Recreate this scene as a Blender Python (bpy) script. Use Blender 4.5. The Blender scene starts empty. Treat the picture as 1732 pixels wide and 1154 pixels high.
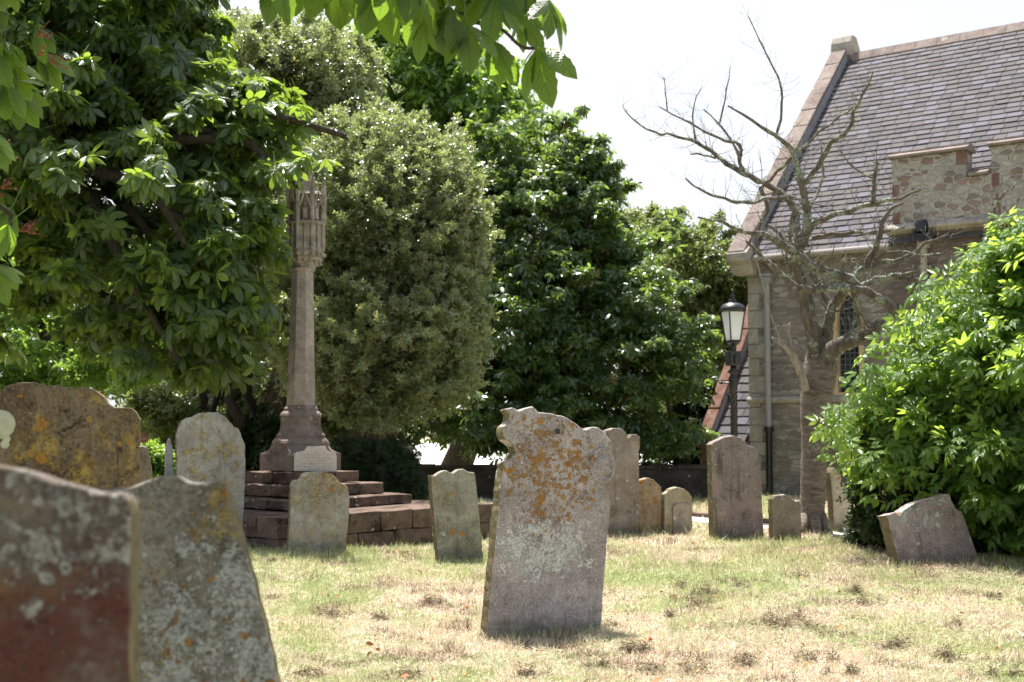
import bpy, bmesh, math, random
import numpy as np
from mathutils import Vector, Matrix
random.seed(7)
RNG = np.random.default_rng(11)
PI = math.pi
scene = bpy.context.scene
col = scene.collection

# ------------------------------------------------------------------ camera
F = 2165.0
EYE = 1.25
PITCH = math.atan(143 / F)
CP, SP = math.cos(PITCH), math.sin(PITCH)
def ray(px, py):
    x, z = (px - 866) / F, (577 - py) / F
    return Vector((x, CP - z * SP, SP + z * CP))
def P(px, py, Y):
    r = ray(px, py); t = Y / r.y
    return Vector((r.x * t, Y, EYE + r.z * t))
def G(px, py, z=0.0):
    r = ray(px, py); t = (z - EYE) / r.z
    return Vector((r.x * t, r.y * t, z))
def PL(px, py, p0, n):
    r = ray(px, py); o = Vector((0, 0, EYE))
    t = (Vector(p0) - o).dot(n) / r.dot(n)
    return o + r * t

cam_d = bpy.data.cameras.new('camera'); cam = bpy.data.objects.new('camera', cam_d); col.objects.link(cam)
cam.location = (0, 0, EYE); cam.rotation_euler = (PI / 2 + PITCH, 0, 0)
cam_d.sensor_width = 36; cam_d.lens = 45.0; cam_d.clip_end = 2000; cam_d.clip_start = .05
cam_d.dof.use_dof = True; cam_d.dof.focus_distance = 7.7; cam_d.dof.aperture_fstop = 4.5
scene.camera = cam

# ------------------------------------------------------------------ node helper
class NT:
    def __init__(s, name):
        s.m = bpy.data.materials.new(name); s.m.use_nodes = True
        s.t = s.m.node_tree; s.t.nodes.clear()
        s.out = s.t.nodes.new('ShaderNodeOutputMaterial')
    def n(s, typ, ins=None, **kw):
        nd = s.t.nodes.new('ShaderNode' + typ)
        for k, v in kw.items(): setattr(nd, k, v)
        for k, v in (ins or {}).items(): s.set(nd.inputs[k], v)
        return nd
    def set(s, sock, v):
        if isinstance(v, bpy.types.Node): v = v.outputs[0]
        if isinstance(v, bpy.types.NodeSocket): s.t.links.new(v, sock)
        else:
            if sock.type == 'RGBA' and len(v) == 3: v = (*v, 1)
            sock.default_value = v
    def obj(s): return s.n('TexCoord').outputs['Object']
    def math(s, op, a, b=0.0, c=None, clamp=False):
        nd = s.n('Math', operation=op, use_clamp=clamp); s.set(nd.inputs[0], a); s.set(nd.inputs[1], b)
        if c is not None: s.set(nd.inputs[2], c)
        return nd.outputs[0]
    def mix(s, f, a, b, mode='MIX'):
        nd = s.n('Mix', data_type='RGBA', blend_type=mode)
        s.set(nd.inputs[0], f); s.set(nd.inputs[6], a); s.set(nd.inputs[7], b)
        return nd.outputs[2]
    def noise(s, vec, scale, detail=4, rough=.55, dist=0.0):
        return s.n('TexNoise', {'Vector': vec, 'Scale': scale, 'Detail': detail, 'Roughness': rough, 'Distortion': dist}).outputs[0]
    def ramp(s, f, a, b, lo=0.0, hi=1.0):
        return s.n('MapRange', {'Value': f, 'From Min': a, 'From Max': b, 'To Min': lo, 'To Max': hi}, clamp=True, interpolation_type='SMOOTHSTEP').outputs[0]
    def mapv(s, vec, scale=(1, 1, 1), loc=(0, 0, 0), rot=(0, 0, 0)):
        return s.n('Mapping', {'Vector': vec, 'Location': loc, 'Rotation': rot, 'Scale': scale}).outputs[0]
    def bump(s, h, strength=.5, dist=.01, nrm=None):
        d = {'Height': h, 'Strength': strength, 'Distance': dist}
        if nrm is not None: d['Normal'] = nrm
        return s.n('Bump', d).outputs[0]
    def pbr(s, colr, rough=.9, nrm=None, spec=.3, metal=0.0):
        d = {'Base Color': colr, 'Roughness': rough, 'Specular IOR Level': spec, 'Metallic': metal}
        if nrm is not None: d['Normal'] = nrm
        return s.n('BsdfPrincipled', d)
    def end(s, sh):
        s.set(s.out.inputs['Surface'], sh); return s.m

# ------------------------------------------------------------------ mesh helpers
def tag(o, label=None, cat=None, group=None, kind=None):
    if label: o['label'] = label
    if cat: o['category'] = cat
    if group: o['group'] = group
    if kind: o['kind'] = kind
    return o
def empty(name, loc=(0, 0, 0), rz=0.0):
    o = bpy.data.objects.new(name, None); o.empty_display_size = .2; col.objects.link(o)
    o.location = loc; o.rotation_euler = (0, 0, rz); return o
def link(name, me, mats, parent=None):
    o = bpy.data.objects.new(name, me); col.objects.link(o)
    for m in (mats if isinstance(mats, (list, tuple)) else [mats]): me.materials.append(m)
    if parent is not None: o.parent = parent
    return o
def bm_obj(name, bm, mats, parent=None, smooth=False, bevel=0.0, seg=2):
    bmesh.ops.recalc_face_normals(bm, faces=bm.faces)
    me = bpy.data.meshes.new(name); bm.to_mesh(me); bm.free()
    if smooth:
        me.shade_smooth()
    o = link(name, me, mats, parent)
    if bevel:
        md = o.modifiers.new('bevel', 'BEVEL'); md.width = bevel; md.segments = seg; md.limit_method = 'ANGLE'; md.angle_limit = .6
    return o
def box(bm, x0, x1, y0, y1, z0, z1, M=None, mi=0):
    vs = [bm.verts.new(Vector(p) if M is None else M @ Vector(p)) for p in
          ((x0, y0, z0), (x1, y0, z0), (x1, y1, z0), (x0, y1, z0), (x0, y0, z1), (x1, y0, z1), (x1, y1, z1), (x0, y1, z1))]
    fs = []
    for f in ((0, 3, 2, 1), (4, 5, 6, 7), (0, 1, 5, 4), (1, 2, 6, 5), (2, 3, 7, 6), (3, 0, 4, 7)):
        a = bm.faces.new([vs[i] for i in f]); a.material_index = mi; fs.append(a)
    return vs
def prism(bm, pts, d, mi=0):
    """pts: 3D loop, extruded by vector d"""
    d = Vector(d); a = [bm.verts.new(p) for p in pts]; b = [bm.verts.new(Vector(p) + d) for p in pts]
    n = len(pts)
    bm.faces.new(a).material_index = mi; bm.faces.new(b[::-1]).material_index = mi
    for i in range(n):
        j = (i + 1) % n; bm.faces.new([a[i], b[i], b[j], a[j]]).material_index = mi
def tube(bm, pts, rad, n=8, cap=True, wob=0.0):
    pts = [Vector(p) for p in pts]; rings = []; up = Vector((.13, .97, .2)).normalized()
    for i, p in enumerate(pts):
        t = (pts[min(i + 1, len(pts) - 1)] - pts[max(i - 1, 0)])
        t = t.normalized() if t.length > 1e-9 else Vector((0, 0, 1))
        u = t.cross(up)
        u = u.normalized() if u.length > 1e-4 else t.orthogonal().normalized()
        v = t.cross(u); r = rad[i] if hasattr(rad, '__len__') else rad
        rings.append([bm.verts.new(p + (u * math.cos(2 * PI * k / n) + v * math.sin(2 * PI * k / n)) * r * (1 + random.uniform(-wob, wob))) for k in range(n)])
    for a, b in zip(rings, rings[1:]):
        for k in range(n):
            bm.faces.new([a[k], a[(k + 1) % n], b[(k + 1) % n], b[k]])
    if cap:
        bm.faces.new(rings[0]); bm.faces.new(rings[-1][::-1])
def lathe(bm, prof, n=24, rot=0.0, c=(0, 0)):
    rings = [[bm.verts.new((c[0] + r * math.cos(rot + 2 * PI * k / n), c[1] + r * math.sin(rot + 2 * PI * k / n), z)) for k in range(n)] for r, z in prof]
    for a, b in zip(rings, rings[1:]):
        for k in range(n): bm.faces.new([a[k], a[(k + 1) % n], b[(k + 1) % n], b[k]])
    bm.faces.new(rings[0][::-1]); bm.faces.new(rings[-1])
def catmull(pts, per=4, closed=False):
    pts = [Vector(p) for p in pts]; out = []; n = len(pts)
    m = n if closed else n - 1
    for i in range(m):
        if closed: p0, p1, p2, p3 = pts[(i - 1) % n], pts[i], pts[(i + 1) % n], pts[(i + 2) % n]
        else: p0, p1, p2, p3 = pts[max(i - 1, 0)], pts[i], pts[i + 1], pts[min(i + 2, n - 1)]
        for k in range(per):
            t = k / per
            out.append(.5 * ((2 * p1) + (p2 - p0) * t + (2 * p0 - 5 * p1 + 4 * p2 - p3) * t * t + (3 * p1 - p0 - 3 * p2 + p3) * t ** 3))
    if not closed: out.append(pts[-1])
    return out
def vnoise(x, y, seed=0, octv=3):
    out = 0; amp = 1; tot = 0
    for o in range(octv):
        xi = np.floor(x).astype(np.int64); yi = np.floor(y).astype(np.int64); fx = x - xi; fy = y - yi
        fx = fx * fx * (3 - 2 * fx); fy = fy * fy * (3 - 2 * fy)
        def h(a, b):
            v = np.sin(a * 127.1 + b * 311.7 + seed * 74.7 + o * 13.3) * 43758.5453
            return v - np.floor(v)
        v = (h(xi, yi) * (1 - fx) + h(xi + 1, yi) * fx) * (1 - fy) + (h(xi, yi + 1) * (1 - fx) + h(xi + 1, yi + 1) * fx) * fy
        out = out + v * amp; tot += amp; amp *= .5; x = x * 2.03; y = y * 2.03
    return out / tot
def gz(x, y):
    """gentle height of the churchyard lawn"""
    x = np.asarray(x, float); y = np.asarray(y, float)
    h = (vnoise(x * .35, y * .35, 3) - .5) * .07 + (vnoise(x * 1.6, y * 1.6, 9) - .5) * .03
    h = h + .10 * np.exp(-(((x - 3.4) / 1.6) ** 2 + ((y - 11.2) / 1.5) ** 2))
    h = h * np.clip((y - 1) / 4, 0, 1)
    return h + .13 * np.exp(-(((x + 2.3) / 1.3) ** 2 + ((y - 11.4) / 1.1) ** 2))
def gzf(x, y): return float(gz(x, y))

# -------- bulk instanced-leaf meshes (real geometry, one mesh per crown)
def tmpl(verts, faces, uv=None):
    v = np.array(verts, float); L = []; T = []
    for f in faces: L += list(f); T.append(len(f))
    if uv is None: uv = v[:, :2]
    return dict(v=v, l=np.array(L), t=np.array(T), uv=np.array(uv, float))
def merge_t(parts):
    V, L, T, U = [], [], [], []; off = 0
    for p in parts:
        V.append(p['v']); L.append(p['l'] + off); T.append(p['t']); U.append(p['uv']); off += len(p['v'])
    return dict(v=np.concatenate(V), l=np.concatenate(L), t=np.concatenate(T), uv=np.concatenate(U))
def xf(t, M):
    M = np.array(M); r = dict(t); r['v'] = t['v'] @ M[:3, :3].T + M[:3, 3]; return r
def bulk(name, groups, mat, parent=None, smooth=True):
    """groups: (template, pos Mx3, rot Mx3x3, scale M, rnd M)"""
    VV, LL, TT, UU, RR = [], [], [], [], []; off = 0
    for t, pos, rot, sc, rnd in groups:
        M = len(pos)
        if M == 0: continue
        n = len(t['v'])
        v = np.einsum('mij,nj->mni', rot, t['v']) * np.asarray(sc).reshape(M, 1, -1) + pos[:, None, :]
        VV.append(v.reshape(-1, 3)); LL.append((t['l'][None] + (np.arange(M) * n)[:, None]).ravel() + off)
        TT.append(np.tile(t['t'], M)); UU.append(np.tile(t['uv'][t['l']], (M, 1))); RR.append(np.repeat(rnd, len(t['l'])))
        off += M * n
    V = np.concatenate(VV).astype(np.float32); L = np.concatenate(LL).astype(np.int32); T = np.concatenate(TT).astype(np.int32)
    me = bpy.data.meshes.new(name)
    me.vertices.add(len(V)); me.vertices.foreach_set('co', V.ravel())
    me.loops.add(len(L)); me.loops.foreach_set('vertex_index', L)
    me.polygons.add(len(T)); st = np.concatenate([[0], np.cumsum(T)[:-1]]).astype(np.int32)
    me.polygons.foreach_set('loop_start', st); me.polygons.foreach_set('loop_total', T)
    uvl = me.uv_layers.new(name='UVMap'); uvl.data.foreach_set('uv', np.concatenate(UU).astype(np.float32).ravel())
    a = me.attributes.new('rnd', 'FLOAT', 'CORNER'); a.data.foreach_set('value', np.concatenate(RR).astype(np.float32))
    me.update(calc_edges=True)
    if smooth: me.polygons.foreach_set('use_smooth', np.ones(len(T), bool))
    return link(name, me, mat, parent)
def frames(nrm, head):
    """rotation matrices: local z -> nrm, local y -> head projected"""
    z = nrm / np.linalg.norm(nrm, axis=1, keepdims=True)
    y = head - (head * z).sum(1, keepdims=True) * z
    y = y / (np.linalg.norm(y, axis=1, keepdims=True) + 1e-9)
    x = np.cross(y, z)
    return np.stack([x, y, z], axis=2)

def leaflet(L=1.0, W=.36, rows=6, fold=.12, droop=.15, wide=.62, tip=.14, serr=0.0):
    """blade along +y, obovate; rows of 3 verts"""
    V, U, Fs = [(0, 0, 0)], [(0, .5)], []
    for i in range(1, rows):
        t = i / rows
        w = (math.sin(PI * min(t / wide, 1) * .5) ** 1.3 if t < wide else math.cos((t - wide) / (1 - wide) * PI / 2) ** .7) * W / 2
        if t >= wide: w = max(w, 0)
        if serr: w *= 1 + (serr if i % 2 else -serr)
        z = -droop * t * t * L; y = t * L
        V += [(-w, y - w * .25, z + fold * w), (0, y, z), (w, y - w * .25, z + fold * w)]
        U += [(t, 0), (t, .5), (t, 1)]
    V.append((0, L, -droop * L)); U.append((1, .5)); last = len(V) - 1
    Fs += [(0, 2, 1), (0, 3, 2)]
    for i in range(rows - 2):
        a = 1 + 3 * i; b = a + 3
        Fs += [(a, a + 1, b + 1, b), (a + 1, a + 2, b + 2, b + 1)]
    a = 1 + 3 * (rows - 2); Fs += [(a, a + 1, last), (a + 1, a + 2, last)]
    return tmpl(V, Fs, U)
def palmate(n=6, rows=5, L=1.0, W=.38, drop=.35, petiole=True, spread=300, serr=0.0):
    parts = []
    for k in range(n):
        ang = math.radians(-spread / 2 + spread * k / (n - 1)); c = abs(k - (n - 1) / 2) / ((n - 1) / 2)
        l = L * (1 - .42 * c)
        M = Matrix.Rotation(-ang, 4, 'Z') @ Matrix.Rotation(-drop * (1 + .25 * math.sin(k * 2.3)), 4, 'X')
        parts.append(xf(leaflet(l, W * l, rows, droop=.22, serr=serr), M))
    if petiole:
        parts.append(tmpl([(-.012, 0, 0), (.012, 0, 0), (.01, -.7, .35), (-.01, -.7, .35)], [(0, 1, 2, 3)], [(0, .5)] * 4))
    return merge_t(parts)
def pinnate(n=5, rows=5):
    parts = []
    pos = [(0, .55, 0), (.0, .5, 50), (.0, .5, -50), (0, .2, 62), (0, .2, -62)][:n]
    for x, y, a in pos:
        l = .6 if a == 0 else .48
        M = Matrix.Translation((x, y, 0)) @ Matrix.Rotation(-math.radians(a), 4, 'Z') @ Matrix.Rotation(-.25, 4, 'X')
        parts.append(xf(leaflet(l, .42 * l, rows, wide=.42, droop=.25), M))
    parts.append(tmpl([(-.008, 0, 0), (.008, 0, 0), (.006, .6, 0), (-.006, .6, 0)], [(0, 1, 2, 3)], [(0, .5)] * 4))
    return merge_t(parts)
def unit(n):
    v = RNG.normal(size=(n, 3)); return v / np.linalg.norm(v, axis=1, keepdims=True)
def blob(px, py, D, rx, ry=None, rd=None):
    """crown lobe given by where it shows and how far away it stands; radii in picture pixels -> metres at D"""
    c = P(px, py, D); ry = ry or rx
    return (np.array(c), np.array([rx * D / F, rd if rd else rx * D / F, ry * D / F]))
def crown_pts(blobs, ncl, per, cr, flat=.5, shell=.45, minz=.4, lump_amp=.16, gap=.40, spray=.22):
    """clusters near the surface of the lobes, leaves about each cluster -> pos, outward"""
    w = np.array([(b[1][0] * b[1][2] + b[1][1] * b[1][2]) for b in blobs]); w /= w.sum()
    idx = RNG.choice(len(blobs), ncl, p=w); d = unit(ncl)
    C = np.array([b[0] for b in blobs])[idx]; R = np.array([b[1] for b in blobs])[idx]
    ph = RNG.random((len(blobs), 6)) * 6.28
    q_ = ph[idx]
    lump = np.sin(d[:, 0] * 4.1 + q_[:, 0]) * np.sin(d[:, 1] * 4.7 + q_[:, 1]) + np.sin(d[:, 2] * 5.3 + q_[:, 2]) * np.sin(d[:, 0] * 7.9 + q_[:, 3]) * .8
    r = (1 - shell * RNG.random(ncl) ** 1.4) * (1 + lump_amp * lump) + np.where(RNG.random(ncl) < .10, RNG.random(ncl) * .28, 0)
    c = C + d * R * r[:, None]
    sc_ = 1.15 / max(cr, .1) * .5
    g_ = (vnoise(c[:, 0] * sc_ + 3.3, c[:, 2] * sc_ * 1.3 + c[:, 1] * sc_, 4, 2) + vnoise(c[:, 1] * sc_ + 7.7, c[:, 2] * sc_ * 1.3 - c[:, 0] * sc_ * .5, 8, 2)) * .5
    keep = g_ > gap
    ns = int(ncl * spray / 4); si = RNG.choice(len(blobs), ns, p=w); sd_ = unit(ns); sd_[:, 2] = sd_[:, 2] * .8 + .15
    sc0 = np.array([b[0] for b in blobs])[si]; sr0 = np.array([b[1] for b in blobs])[si]; dr_ = RNG.normal(size=(ns, 3)) * .10 + np.array([0, 0, .05]); ln_ = RNG.uniform(.02, .11, ns)
    cs = np.concatenate([sc0 + (sd_ * (1 + ln_[:, None] * (t_ + 1)) + dr_ * t_ * .3) * sr0 for t_ in range(4)]); ds = np.tile(sd_, (4, 1))
    c = np.concatenate([c, cs]); d = np.concatenate([d, ds]); idx = np.concatenate([idx, np.tile(si, 4)]); keep = np.concatenate([keep, np.ones(len(cs), bool)]); small = np.concatenate([np.ones(ncl), np.full(len(cs), .45)])
    for k, (bc, br) in enumerate(blobs):
        q = (((c - bc) / br) ** 2).sum(1)
        keep &= ~((q < .30) & (idx != k))
    c = c[keep]; d = d[keep]; small = small[keep]
    n = len(c) * per
    ci = np.repeat(np.arange(len(c)), per)
    o = unit(n) * (RNG.random(n) ** .5)[:, None] * cr * (RNG.uniform(.6, 1.3, len(c)) * small)[ci][:, None]; o[:, 2] *= flat
    rad = (o[:, 0] ** 2 + o[:, 1] ** 2) ** .5
    o[:, 2] -= rad * rad * .35 / max(cr, .1)
    p = c[ci] + o; out = d[ci] * .5 + o / (cr + 1e-6) * .8
    m = p[:, 2] > minz
    return p[m], out[m], RNG.random(len(c))[ci][m]
def leaves(name, t, pts, size, mat, parent, up=.9, var=.3, tilt=.45):
    p, out, cr = pts; n = len(p)
    nrm = np.array([0, 0, up]) + out * .55 + RNG.normal(size=(n, 3)) * tilt
    head = out + RNG.normal(size=(n, 3)) * .5 + np.array([0, 0, -.15])
    rot = frames(nrm, head)
    sc = size * (1 + RNG.uniform(-var, var, n))
    rnd = np.clip(cr * .5 + RNG.random(n) * .5, 0, 1)
    return bulk(name, [(t, p, rot, sc, rnd)], mat, parent)

# ------------------------------------------------------------------ materials
def leaf_mat(name, a, b, trans, tfac=.4, rough=.38, veins=True, spec=.5, brown=0.0):
    m = NT(name); at = m.n('Attribute', attribute_name='rnd').outputs['Fac']
    c = m.mix(at, a, b)
    if brown:
        r2 = m.math('FRACT', m.math('MULTIPLY', at, 37.7))
        c = m.mix(m.math('LESS_THAN', r2, brown), c, (.16, .10, .03))
    nrm = None
    tc = m.mix(at, tuple(x * .8 for x in trans), tuple(min(x * 1.15, 1) for x in trans))
    if veins:
        uv = m.n('SeparateXYZ', {'Vector': m.n('TexCoord').outputs['UV']})
        av = m.math('ABSOLUTE', m.math('SUBTRACT', uv.outputs[1], .5))
        s = m.math('SINE', m.math('MULTIPLY', m.math('SUBTRACT', uv.outputs[0], m.math('MULTIPLY', av, .5)), 75))
        mid = m.ramp(av, .0, .05, 1, 0)
        h = m.math('ADD', m.math('MULTIPLY', s, .5), m.math('MULTIPLY', mid, -1.5))
        nrm = m.bump(h, .55, .004)
        vf = m.math('MAXIMUM', m.ramp(s, .72, 1.0), mid)
        tc = m.mix(m.math('MULTIPLY', vf, .6), tc, tuple(x * .35 for x in trans))
        c = m.mix(m.math('MULTIPLY', vf, .3), c, tuple(min(x * 1.8, 1) for x in b))
    p = m.pbr(c, rough, nrm, spec)
    tr = m.n('BsdfTranslucent', {'Color': tc})
    return m.end(m.n('MixShader', {0: tfac, 1: p, 2: tr}))
M_CHEST = leaf_mat('chestnut_leaf', (.02, .046, .016), (.07, .115, .038), (.42, .62, .06), .38, .28, True, .8)
M_CHESTN = leaf_mat('near_chestnut_leaf', (.012, .03, .009), (.03, .07, .016), (.34, .56, .045), .42, .34, True, .5)
M_CHEST2 = leaf_mat('far_chestnut_leaf', (.024, .052, .018), (.07, .12, .038), (.36, .54, .08), .34, .32, False, .8, brown=.02)
M_HOLM = leaf_mat('holm_oak_leaf', (.11, .135, .085), (.29, .33, .16), (.46, .55, .17), .34, .27, False, 1.0, brown=.03)
M_BACK = leaf_mat('far_tree_leaf', (.05, .08, .03), (.13, .17, .05), (.34, .44, .09), .34, .42, False, .6, brown=.04)
M_BRIGHT = leaf_mat('sunny_tree_leaf', (.035, .08, .02), (.10, .18, .035), (.42, .64, .08), .42, .34, False, .7)
M_YEW = leaf_mat('yew_needle', (.012, .028, .012), (.035, .06, .02), (.08, .14, .03), .2, .55, False, .3)
M_ELDER = leaf_mat('elder_leaf', (.03, .075, .016), (.11, .20, .04), (.56, .78, .10), .48, .26, True, .85)
M_IVY = leaf_mat('ivy_leaf', (.018, .04, .014), (.045, .09, .024), (.14, .24, .05), .22, .3, False, .6)

def bark_mat(name, a, b, lich=(.35, .38, .30), lam=.0, sc=1.0, band=False):
    m = NT(name); v = m.obj()
    st = m.mapv(v, (14 * sc, 14 * sc, 2.5 * sc) if not band else (5, 5, 26))
    n1 = m.noise(st, 1.0, 6, .65, 1.4 if band else .6); n2 = m.noise(v, 60, 4, .7)
    c = m.mix(m.ramp(n1, .3, .7), a, b)
    c = m.mix(m.math('MULTIPLY', m.ramp(n2, .5, .75), .6), c, tuple(x * .45 for x in a))
    h = m.math('ADD', n1, m.math('MULTIPLY', n2, .35))
    if lam:
        ln = m.noise(v, 5, 5, .7); lf = m.noise(v, 45, 3, .7)
        lm = m.math('MULTIPLY', m.ramp(ln, 1 - lam, 1 - lam + .05), m.ramp(lf, .38, .5))
        c = m.mix(lm, c, m.mix(m.ramp(lf, .45, .65), tuple(x * .7 for x in lich), lich))
        h = m.math('ADD', h, m.math('MULTIPLY', lm, .3))
    if band:
        vo = m.n('TexVoronoi', {'Vector': m.mapv(v, (14, 14, 34)), 'Scale': 1.6, 'Randomness': 1.0})
        fl = m.math('MULTIPLY', m.math('LESS_THAN', vo.outputs['Distance'], .13), m.ramp(m.noise(v, 6, 3), .5, .55))
        c = m.mix(fl, c, (.42, .36, .28))
    return m.end(m.pbr(c, .9, m.bump(h, .8, .025), .2))
M_BARK = bark_mat('dark_bark', (.035, .028, .022), (.075, .06, .046))
M_TWIG = bark_mat('twig_bark', (.07, .055, .04), (.14, .11, .08))
M_CHERRY = bark_mat('cherry_bark', (.10, .08, .065), (.25, .205, .17), lam=.42, band=True)
M_LIMB = bark_mat('limb_bark', (.075, .062, .05), (.20, .17, .14), (.38, .42, .33), lam=.48, sc=2.0)
M_DEAD = bark_mat('bare_wood', (.20, .165, .14), (.42, .37, .33), sc=2)

def stone_mat(name, c1, c2, rreg=None, white=0, wreg=None, orange=0, oreg=None, yellow=0, yreg=None, pits=.5, seed=0, dark=.3, red=0, soft=1.0, green=.5, wbig=9, wdisc=.32, wcol=(.50, .51, .47)):
    """weathered headstone: regions are (u, v, ru, rv) on the face, in metres"""
    m = NT(name); v = m.mapv(m.obj(), loc=(seed * 3.7, seed * 1.3, seed * 2.1)); raw = m.obj()
    xyz = m.n('SeparateXYZ', {'Vector': raw}); X, Z = xyz.outputs[0], xyz.outputs[2]
    big = m.noise(v, 3.2, 5, .6); fine = m.noise(v, 70, 5, .75); mid = m.noise(v, 16, 5, .65)
    c = m.mix(m.ramp(big, .3, .7), c1, c2)
    patch = m.noise(v, 6.5, 6, .7, .6)
    c = m.mix(m.math('MULTIPLY', m.ramp(patch, .50, .66), .75), c, tuple(min(x * 1.25, 1) for x in c2))
    c = m.mix(m.math('MULTIPLY', m.ramp(patch, .47, .33), .35 + dark * .6), c, tuple(x * .45 for x in c1))
    c = m.mix(m.math('MULTIPLY', m.ramp(fine, .48, .66), .6), c, tuple(min(x * 1.5, 1) for x in c2))
    c = m.mix(m.math('MULTIPLY', m.ramp(fine, .46, .32), .8), c, tuple(x * .3 for x in c1))
    streak = m.noise(m.mapv(v, (16, 4, 1.6)), 1.0, 5, .7)
    c = m.mix(m.math('MULTIPLY', m.ramp(streak, .52, .72), dark), c, tuple(x * .40 for x in c1))
    c = m.mix(m.math('MULTIPLY', m.ramp(mid, .55, .72), dark), c, tuple(x * .5 for x in c1))
    if red:
        rm_ = m.ramp(Z, rreg[1] + .06, rreg[1] - .06) if rreg else 1.0
        c = m.mix(m.math('MULTIPLY', rm_, m.math('MULTIPLY', m.ramp(m.noise(v, 9, 5, .7), .36, .56), red)), c, (.10, .036, .027))
        red = red * .35
        c = m.mix(m.math('MULTIPLY', m.ramp(m.noise(v, 2.0, 5, .7), .36, .56), red), c, (.085, .034, .026))
    def region(rg, jit=.5):
        if rg is None: return None
        dx = m.math('DIVIDE', m.math('SUBTRACT', X, rg[0]), rg[2]); dz = m.math('DIVIDE', m.math('SUBTRACT', Z, rg[1]), rg[3])
        d = m.math('SQRT', m.math('ADD', m.math('MULTIPLY', dx, dx), m.math('MULTIPLY', dz, dz)))
        d = m.math('ADD', d, m.math('MULTIPLY', m.math('SUBTRACT', m.noise(v, 7, 3), .5), jit * 2))
        return m.ramp(d, .55, 1.15, 1, 0)
    h = m.math('ADD', m.math('MULTIPLY', fine, .5), m.math('ADD', mid, m.math('MULTIPLY', big, 1.5)))
    if yellow:
        y = m.math('MULTIPLY', m.ramp(m.noise(v, 5.5, 6, .7, .8), .46, .62), m.ramp(m.noise(v, 38, 4, .75), .36, .58))
        y = m.math('MULTIPLY', y, yellow)
        r = region(yreg)
        if r is not None: y = m.math('MULTIPLY', y, r)
        c = m.mix(y, c, m.mix(m.ramp(m.noise(v, 20, 3), .4, .6), (.20, .135, .04), (.42, .30, .08))); h = m.math('ADD', h, m.math('MULTIPLY', y, .25))
    wv = m.n('VectorMath', {0: v, 1: m.n('VectorMath', {0: m.n('TexNoise', {'Vector': v, 'Scale': 13.0, 'Detail': 3.0}).outputs['Color'], 1: (.055, .055, .055)}, operation='MULTIPLY')}, operation='ADD').outputs[0]
    def spots(scale, amount, rg, colr, rim, rmin=.14, rmax=.40, off=0.0):
        nonlocal c, h
        vv = m.mapv(wv, loc=(off, off * 2, off * .7))
        vo = m.n('TexVoronoi', {'Vector': vv, 'Scale': scale, 'Randomness': 1.0})
        rc = m.n('SeparateColor', {'Color': vo.outputs['Color']})
        th = amount
        r = region(rg)
        if r is not None: th = m.math('MULTIPLY', r, amount)
        on = m.math('LESS_THAN', rc.outputs[0], th)
        rad = m.math('ADD', m.math('MULTIPLY', rc.outputs[1], rmax - rmin), rmin)
        q = m.math('DIVIDE', vo.outputs['Distance'], rad)
        q = m.math('ADD', q, m.math('MULTIPLY', m.math('SUBTRACT', m.noise(v, 60, 5, .75), .5), 1.05))
        disc = m.math('MULTIPLY', m.ramp(q, .86, 1.0, 1, 0), on)
        inner = m.ramp(q, .35, .75)
        cc = m.mix(inner, rim, colr)
        cc = m.mix(m.math('MULTIPLY', m.ramp(fine, .5, .3), .5), cc, tuple(x * .55 for x in colr))
        c = m.mix(m.math('MULTIPLY', disc, .92), c, cc)
        h = m.math('ADD', h, m.math('MULTIPLY', disc, .5))
    def crust(scale, amount, rg, colr, off, lo=.66):
        nonlocal c, h
        nn_ = m.n('TexNoise', {'Vector': m.mapv(v, loc=(off, off * 1.7, off * .6)), 'Scale': scale, 'Detail': 9.0, 'Roughness': .74, 'Distortion': .35}).outputs[0]
        r = region(rg); am = m.math('MULTIPLY', r, amount) if r is not None else amount
        th = m.math('SUBTRACT', lo, m.math('MULTIPLY', am, .19))
        k = m.ramp(m.math('SUBTRACT', nn_, th), .0, .03)
        k = m.math('MULTIPLY', k, m.ramp(m.noise(v, 90, 3, .8), .30, .45))
        c = m.mix(m.math('MULTIPLY', k, .9), c, m.mix(m.ramp(fine, .35, .65), tuple(x * .65 for x in colr), colr)); h = m.math('ADD', h, m.math('MULTIPLY', k, .45))
    if white:
        crust(wbig * .75, white, wreg, wcol, 2.0)
        crust(wbig * 2.2, white * .8, wreg, wcol, 6.0)
        spots(wbig * .9, white * wdisc, wreg, wcol, tuple(x * .55 for x in wcol), off=1.0)
        spots(wbig * 1.7, white * wdisc, wreg, wcol, tuple(x * .5 for x in wcol), off=12.0)
        crust(30, white * .2 + .22, None, tuple(x * .85 for x in wcol), 9.0)
    if orange:
        crust(17, orange * .72, oreg, (.36, .18, .045), 4.0)
        crust(34, orange * .7, oreg, (.40, .21, .06), 8.0)
        spots(11, orange * .42, oreg, (.40, .19, .04), (.28, .16, .06), off=3.0)
        spots(24, orange * .5, oreg, (.42, .22, .05), (.30, .18, .07), off=13.0)
    if pits:
        vo = m.n('TexVoronoi', {'Vector': wv, 'Scale': 85.0, 'Randomness': 1.0})
        pm = m.math('MULTIPLY', m.ramp(vo.outputs['Distance'], .16, .28, 1, 0), m.ramp(m.noise(v, 9, 3), .48, .6))
        c = m.mix(m.math('MULTIPLY', pm, pits), c, tuple(x * .25 for x in c1)); h = m.math('SUBTRACT', h, m.math('MULTIPLY', pm, .5))
    # damp algae at the foot
    foot = m.math('MULTIPLY', m.ramp(m.math('ADD', Z, m.math('MULTIPLY', m.math('SUBTRACT', m.noise(v, 12, 4), .5), .35)), .0, .17, 1, 0), green)
    c = m.mix(foot, c, (.075, .078, .04))
    return m.end(m.pbr(c, .92, m.bump(h, .85, .006 * soft), .15))
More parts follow.
